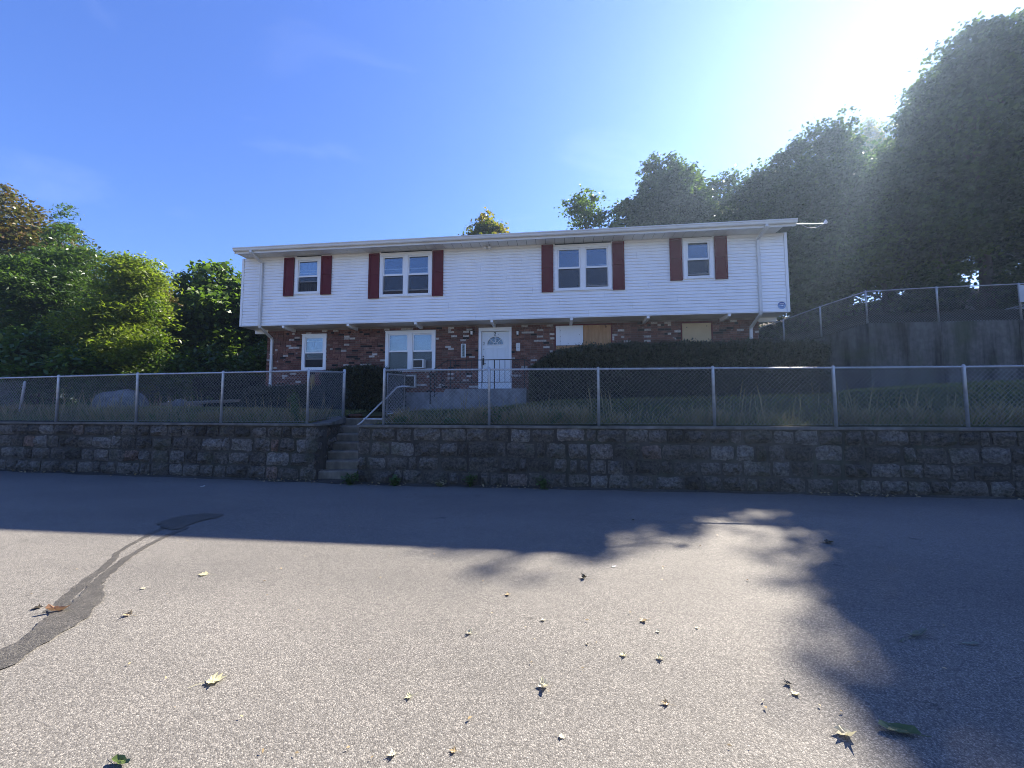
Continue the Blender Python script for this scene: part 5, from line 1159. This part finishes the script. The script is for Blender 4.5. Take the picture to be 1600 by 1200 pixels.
def scatter(n, ulo, uhi, vlo, vhi, rule=None):
    U = rng.uniform(ulo, uhi, n); t = rng.random(n); V = np.array([wall_v(u) + .3 for u in U]) + t * 0
    V = V + (vhi - V) * rng.random(n)
    Z = np.array([yard_h(u, v) for u, v in zip(U, V)]) - .01
    return U, V, Z
def on_path(U, V):
    return (U > 5.2) & (U < 7.3) & (V > -5)
for (n, a, b, vh) in ((26000, 7.0, 24, -.9), (24000, -9, 5.4, -.2)):
    U, V, Z = scatter(n, a, b, 0, vh)
    keep = ~((U > 7.0) & (U < 10.3) & (V > -.9))
    U, V, Z = U[keep], V[keep], Z[keep]
    H = rng.uniform(.03, .10, len(U)); blades(rng, U, V, Z, H, rng.uniform(.003, .006, len(U)), .5, 'g_grass', 'grass')
U = rng.uniform(21, 26, 6000); V = rng.uniform(-2, 3, 6000); Z = np.array([yard_h(u, v) for u, v in zip(U, V)]); blades(rng, U, V, Z, rng.uniform(.04, .14, 6000), np.full(6000, .006), .5, 'g_grass', 'grass')
def edge_line(n, ulo, uhi, depth, hlo, hhi, mat, name, bend=.35, wid=.004, clump=1.3):
    U = rng.uniform(ulo, uhi, n); d = np.array([noise.noise((u * clump, 3.3, 0)) for u in U]); keep = rng.random(n) < np.clip(.45 + d * 1.3, .08, 1); U = U[keep]; d = d[keep]
    V = np.array([wall_v(u) for u in U]) + .40 + rng.random(len(U)) ** 1.5 * depth; Z = np.array([yard_h(u, v) for u, v in zip(U, V)]) - .02
    H = rng.uniform(hlo, hhi, len(U)) * (1 + .6 * np.clip(d, -.5, 1)); return blades(rng, U, V, Z, H, np.full(len(U), wid), bend, mat, name)
edge_line(9000, 7.35, 24, .8, .10, .36, 'g_dry', 'dry_grass'); edge_line(7000, 7.35, 24, .6, .08, .26, 'g_grass', 'grass', .5, .006)
edge_line(7500, -9, 5.35, .9, .10, .38, 'g_dry', 'dry_grass'); edge_line(9000, -9, 5.35, .8, .10, .30, 'g_grass', 'grass', .5, .007)
edge_line(420, -4, 5.2, 1.4, .35, .75, 'g_dry', 'dry_grass', .15, .004, .8); edge_line(300, 7.6, 24, 1.2, .35, .7, 'g_dry', 'dry_grass', .15, .004, .8)
# --- weeds that stand out one by one
def weed(label, u, v, z, h, r, seed, n=160, leaf=(.09, .035), mat='g_weed', group='weeds along the stone wall'):
    rg = np.random.default_rng(seed); root = thing('weed', label, 'weed', (u, v, z), group)
    mb = MB(); P = []; D = []
    for k in range(9):
        a = rg.uniform(0, 6.28); t = rg.uniform(.15, .9); e = np.array([math.cos(a) * r * t, math.sin(a) * r * t * .8, h * rg.uniform(.6, 1.0) * (1 - .25 * t)])
        mb.tube([(u, v, z - .03), (u + e[0] * .35, v + e[1] * .35, z + e[2] * .6), (u + e[0], v + e[1], z + e[2])], [.006, .004, .002], 4, cap=False)
        for q in range(n // 9):
            f = rg.uniform(.2, 1.0); c = e * np.array([f ** 1.6, f ** 1.6, f]) + rg.normal(size=3) * .035; P.append(c); D.append([math.cos(a + rg.uniform(-1.4, 1.4)), math.sin(a + rg.uniform(-1.4, 1.4)), .25])
    part(mb, 'stem', M['g_weed'], root)
    P = np.array(P); s = rg.uniform(.6, 1.2, len(P)); V, Q = leaf_quads(rg, P, leaf[0] * s, leaf[1] * s, .8, dirs=np.array(D))
    o = link_mesh(np_mesh('foliage', V, Q, M[mat]), 'foliage', None, (0, 0, 0)); o.parent = root; o['kind'] = 'stuff'
    return root
weed('bright green bushy weed at the second fence post right of the gate', 9.8, -3.78, 1.27, .42, .36, 1, 380, (.10, .04))
weed('bright green bushy weed midway between the second and third fence post', 11.05, -3.8, 1.27, .34, .30, 2, 320, (.09, .045))
weed('low broad leaved weed at the foot of the gate post', 7.6, -3.85, 1.26, .16, .28, 3, 160, (.09, .06))
weed('low broad leaved weed left of the bushy weed at the second post', 8.7, -3.85, 1.26, .14, .34, 4, 160, (.08, .055))
weed('tall leafy weed behind the left fence near the corner post', 4.55, -3.2, 1.36, .75, .34, 5, 260, (.12, .04))
weed('leafy weed under the rail of the left fence close to the corner', 4.95, -3.62, 1.30, .32, .36, 6, 300, (.10, .035))
weed('weed sprouting at the foot of the steps against the right wall', 6.75, -4.42, 0.0, .26, .24, 7, 220, (.09, .03))
weed('green weed growing from the bottom of the wall right of the steps', 7.75, -4.40, 0.0, .26, .17, 8, 180, (.08, .04))
weed('straggly weed at the foot of the wall, third from the steps', 9.35, -4.38, 0.0, .34, .18, 9, 140, (.07, .035))
weed('green weed at the foot of the wall, fourth from the steps', 10.85, -4.40, 0.0, .24, .17, 10, 150, (.07, .035))
weed('low dry weed tuft at the foot of the wall left of the third weed', 8.75, -4.40, 0.0, .14, .2, 11, 110, (.07, .025), 'g_dry')
weed('small ground weed on the road edge at the far left of the wall', -3.9, -3.75, 0.0, .10, .4, 12, 130, (.07, .03))
weed('hanging dry weed on the left end of the stone wall', -3.6, -3.55, .85, .3, .35, 13, 140, (.1, .02), 'g_dry')

# --- dirt and litter gathered where the wall meets the road
DT = MB(); us_ = np.arange(-12, 26, .18); row = []
for u in us_:
    if 5.75 < u < 6.78: e = wall_v(u) + .25
    else: e = wall_v(u) + .02
    w = .10 + .16 * abs(noise.noise((u * .9, 7.7, 0))) + .06 * noise.noise((u * 4.1, 2.2, 0)); row.append(((u, e, .022), (u, wall_v(u) - max(.03, w), .003)))
for (a, b), (c, d) in zip(row, row[1:]): DT.quad(b, d, c, a)
part(DT, 'gutter_dirt', M['gritty'], road)
rgl = np.random.default_rng(44); nL = 700
U = rgl.uniform(-9, 22, nL); keep = np.array([noise.noise((u * .8, 4.4, 0)) + .25 for u in U]) > rgl.random(nL) * .6; U = U[keep]
Vv = np.array([wall_v(u) for u in U]) - .03 - rgl.random(len(U)) ** 2 * .3
sL = rgl.uniform(.6, 1.3, len(U)); Vx, Qx = leaf_quads(rgl, np.stack([U, Vv, np.full(len(U), .03)], 1), .055 * sL, .035 * sL, 1.5)
o = link_mesh(np_mesh('leaf_litter', Vx, Qx, M['lf_tan']), 'leaf_litter', None, (0, 0, 0)); o.location = S(0, 0, 0); o.rotation_euler = (0, 0, RZ); o['kind'] = 'stuff'
nF = 170; X = rgl.uniform(-4.5, 5, nF); Y = 1.6 + rgl.random(nF) ** 1.2 * 4.6; sF = rgl.uniform(.3, 1.2, nF)
Vx, Qx = leaf_quads(rgl, np.stack([X, Y, np.full(nF, .012)], 1), .026 * sF, .013 * sF, 2.5)
o = link_mesh(np_mesh('leaf_crumbs', Vx, Qx, M['lf_tan']), 'leaf_crumbs', None, (0, 0, 0)); o['kind'] = 'stuff'
# --- white house glimpsed through the left trees
t = thing('white_house', 'white house glimpsed through the trees at the far left', 'house', S(0, 0, 0) and (-20, 18, 2.6))
mb = MB(); mb.box(-26, -15, 16, 24, 1.5, 7.6); part(mb, 'wall', M['vinyl'], t)
mb = MB(); mb.prism([(15.5, 7.55), (20, 10.2), (24.5, 7.55), (24.5, 7.4), (15.5, 7.4)], 'u', -26.4, -14.6); part(mb, 'roof', M['shingle'], t)
for x in (-24.5, -21.5, -18.5, -16.4):
    for z in (3.2, 5.6):
        mb = MB(); mb.box(x - .55, x + .55, 15.95, 15.999, z - .1, z + 1.4); w_ = part(mb, 'window', M['trim'], t)
        mb = MB(); mb.box(x - .45, x + .45, 15.93, 15.9499, z, z + 1.3); part(mb, 'pane', M['glass'], w_)

# --- fallen leaves on the road
def leaf_shape(seed, curl, kind):
    r = random.Random(seed); mb = MB()
    if kind == 'maple': ang = [0, 22, 40, 55, 75, 95, 112, 135, 165, 195, 225, 248, 265, 285, 305, 320, 338]; rad = [1, .55, .72, .45, .9, .5, .62, .35, .5, .5, .35, .62, .5, .9, .45, .72, .55]
    else: ang = list(range(0, 360, 24)); rad = [1.0 if a == 0 else (.34 / max(.34, abs(math.sin(math.radians(a))))) * .98 if True else 1 for a in ang]
    c = mb.verts([(0, 0, .12 * curl)]); ring = []; mid = []
    for a, q in zip(ang, rad):
        t = math.radians(a); q *= r.uniform(.85, 1.1)
        for f, store in ((.5, mid), (1, ring)):
            x, y = math.cos(t) * q * f * .5, math.sin(t) * q * f * .5; z = curl * (abs(y) ** 1.3 * 1.4 + x * x * .7) * r.uniform(.7, 1.3) + .02 + (r.uniform(0, .12) * curl if f == 1 else 0)
            store.append(mb.verts([(x, y, z)]))
    k = len(ang)
    for i in range(k):
        j = (i + 1) % k; mb.face((c, mid[i], mid[j])); mb.face((mid[i], ring[i], ring[j], mid[j]))
    mb.tube([(-.3, 0, .05), (-.55, .03, .03), (-.8, .1 * r.uniform(-1, 1), .015)], [.015, .012, .01], 4)
    return mb
LV = [(-2.98, 3.84, .146, 'yel', 'pale yellow leaf on the sunlit road right of the wet streak'), (-3.3, 3.55, .075, 'pale', 'tiny pale leaf just right of the wet streak'), (-2.98, 3.1, .10, 'tan', 'curled brownish leaf right of the widest part of the wet streak'), (-3.61, 3.16, .19, 'rust', 'long rust coloured leaf lying on the wet streak'), (-3.82, 3.21, .116, 'dark', 'dark narrow leaf left of the rust coloured leaf'),
 (-1.76, 2.37, .167, 'yel', 'large pale yellow leaf alone on the lower left road'), (-.57, 2.25, .075, 'yel', 'small pale yellow leaf left of the large cream curled leaf'), (-1.77, 1.85, .119, 'green', 'green leaf at the bottom edge of the picture'), (-.3, 2.86, .091, 'pale', 'curled whitish leaf in the middle of the sunlit road'), (-.04, 3.43, .086, 'tan', 'small curled tan leaf at the tip of the tree shadow'), (.69, 3.76, .115, 'dark', 'dark crumpled leaf in the dappled shade'),
 (1.04, 4.03, .062, 'paper', 'tiny white scrap beside the dark crumpled leaf'), (.24, 3.03, .076, 'pale', 'small pale leaf right of the curled whitish leaf'), (1.0, 3.02, .106, 'tan', 'olive tan leaf below the dappled shade'), (1.05, 2.88, .06, 'pale', 'tiny pale leaf just below the olive tan leaf'), (1.36, 2.93, .059, 'pale', 'tiny pale leaf nearest the edge of the big shade on the sunlit side'), (.73, 2.61, .081, 'yel', 'cream leaf, left one of the pair above the large curled leaf'), (.95, 2.58, .092, 'pale', 'cream leaf, right one of the pair above the large curled leaf'), (.51, 2.73, .045, 'dark', 'tiny dark leaf fragment above the large curled leaf'),
 (.18, 2.33, .125, 'pale', 'large cream curled leaf with dark shadows in the road centre'), (.84, 2.2, .071, 'tan', 'small tan leaf right of the large curled leaf'), (.24, 1.99, .056, 'pale', 'small folded pale leaf below the large curled leaf'), (-.27, 1.91, .058, 'tan', 'small brown leaf near the bottom edge'), (-.55, 1.89, .072, 'pale', 'pale leaf with long stalk near the bottom edge'), (1.61, 2.35, .075, 'dark', 'dark crumpled leaf at the edge of the big shade'), (1.59, 2.27, .083, 'yel', 'yellow green leaf right below a dark crumpled one'),
 (1.64, 2.0, .155, 'pale', 'large cream leaf at the edge of the shade, lower right'), (1.92, 2.02, .205, 'green', 'large dark green curled leaf in the lower right shade'), (2.88, 2.83, .242, 'grey', 'long grey green leaf in the right shade'), (2.69, 2.76, .077, 'grey', 'small grey leaf left of the long grey green leaf'), (3.13, 2.73, .139, 'grey', 'narrow curled grey leaf right of the long grey green leaf'), (3.79, 4.72, .202, 'dark', 'dark leaf cluster far back in the right shade'), (-6.41, 8.08, .2, 'paper', 'white paper scrap on the road below the left wall'), (1.76, 5.68, .08, 'dark', 'small black leaf standing in the shade before the wall')]
rl = random.Random(31)
for i, (x, y, w, kd, lab) in enumerate(LV):
    mp = {'yel': 'lf_yel', 'pale': 'lf_pale', 'tan': 'lf_tan', 'rust': 'lf_rust', 'dark': 'lf_dark', 'green': 'lf_green', 'grey': 'lf_grey', 'paper': 'paper'}[kd]
    mb = leaf_shape(i, rl.uniform(.25, 1.2), 'maple' if kd in ('yel', 'pale', 'tan', 'dark') else 'oval')
    me = mb.mesh('fallen_leaf' if kd != 'paper' else 'paper_scrap', M[mp]); o = link_mesh(me, 'fallen_leaf' if kd != 'paper' else 'paper_scrap', None, (0, 0, 0))
    sq = .5 if kd in ('grey', 'rust') else (.25 if kd == 'paper' and w > .1 else .9)
    o.location = (x, y, .004); o.scale = (w * .85, w * sq * .9, w * .6); o.rotation_euler = (rl.uniform(-.15, .15), rl.uniform(-.15, .15), rl.uniform(-.5, .5) + (math.pi if rl.random() < .5 else 0))
    if i == 0: pass
    tag(o, lab, 'leaf' if kd != 'paper' else 'litter', 'fallen leaves on the road' if kd != 'paper' else None)
# ------------------------------------------------------------------ thin volume added to imitate lens glare over the right-hand trees
mh = bpy.data.materials.new('glare_veil'); mh.use_nodes = True; ht = mh.node_tree; ht.nodes.remove(ht.nodes['Principled BSDF'])
pv = ht.nodes.new('ShaderNodeVolumePrincipled'); pv.inputs['Color'].default_value = (0.22, 0.30, 0.42, 1); pv.inputs['Density'].default_value = 0.0022; pv.inputs['Anisotropy'].default_value = 0.6
ht.links.new(pv.outputs[0], ht.nodes['Material Output'].inputs['Volume'])
HZ = MB(); HZ.box(-460, 460, -460, 460, -1.1, 46); single(HZ, 'glare_veil', mh, (0, 0, 0), kind='stuff')
sc.cycles.volume_bounces = 0
#@@END
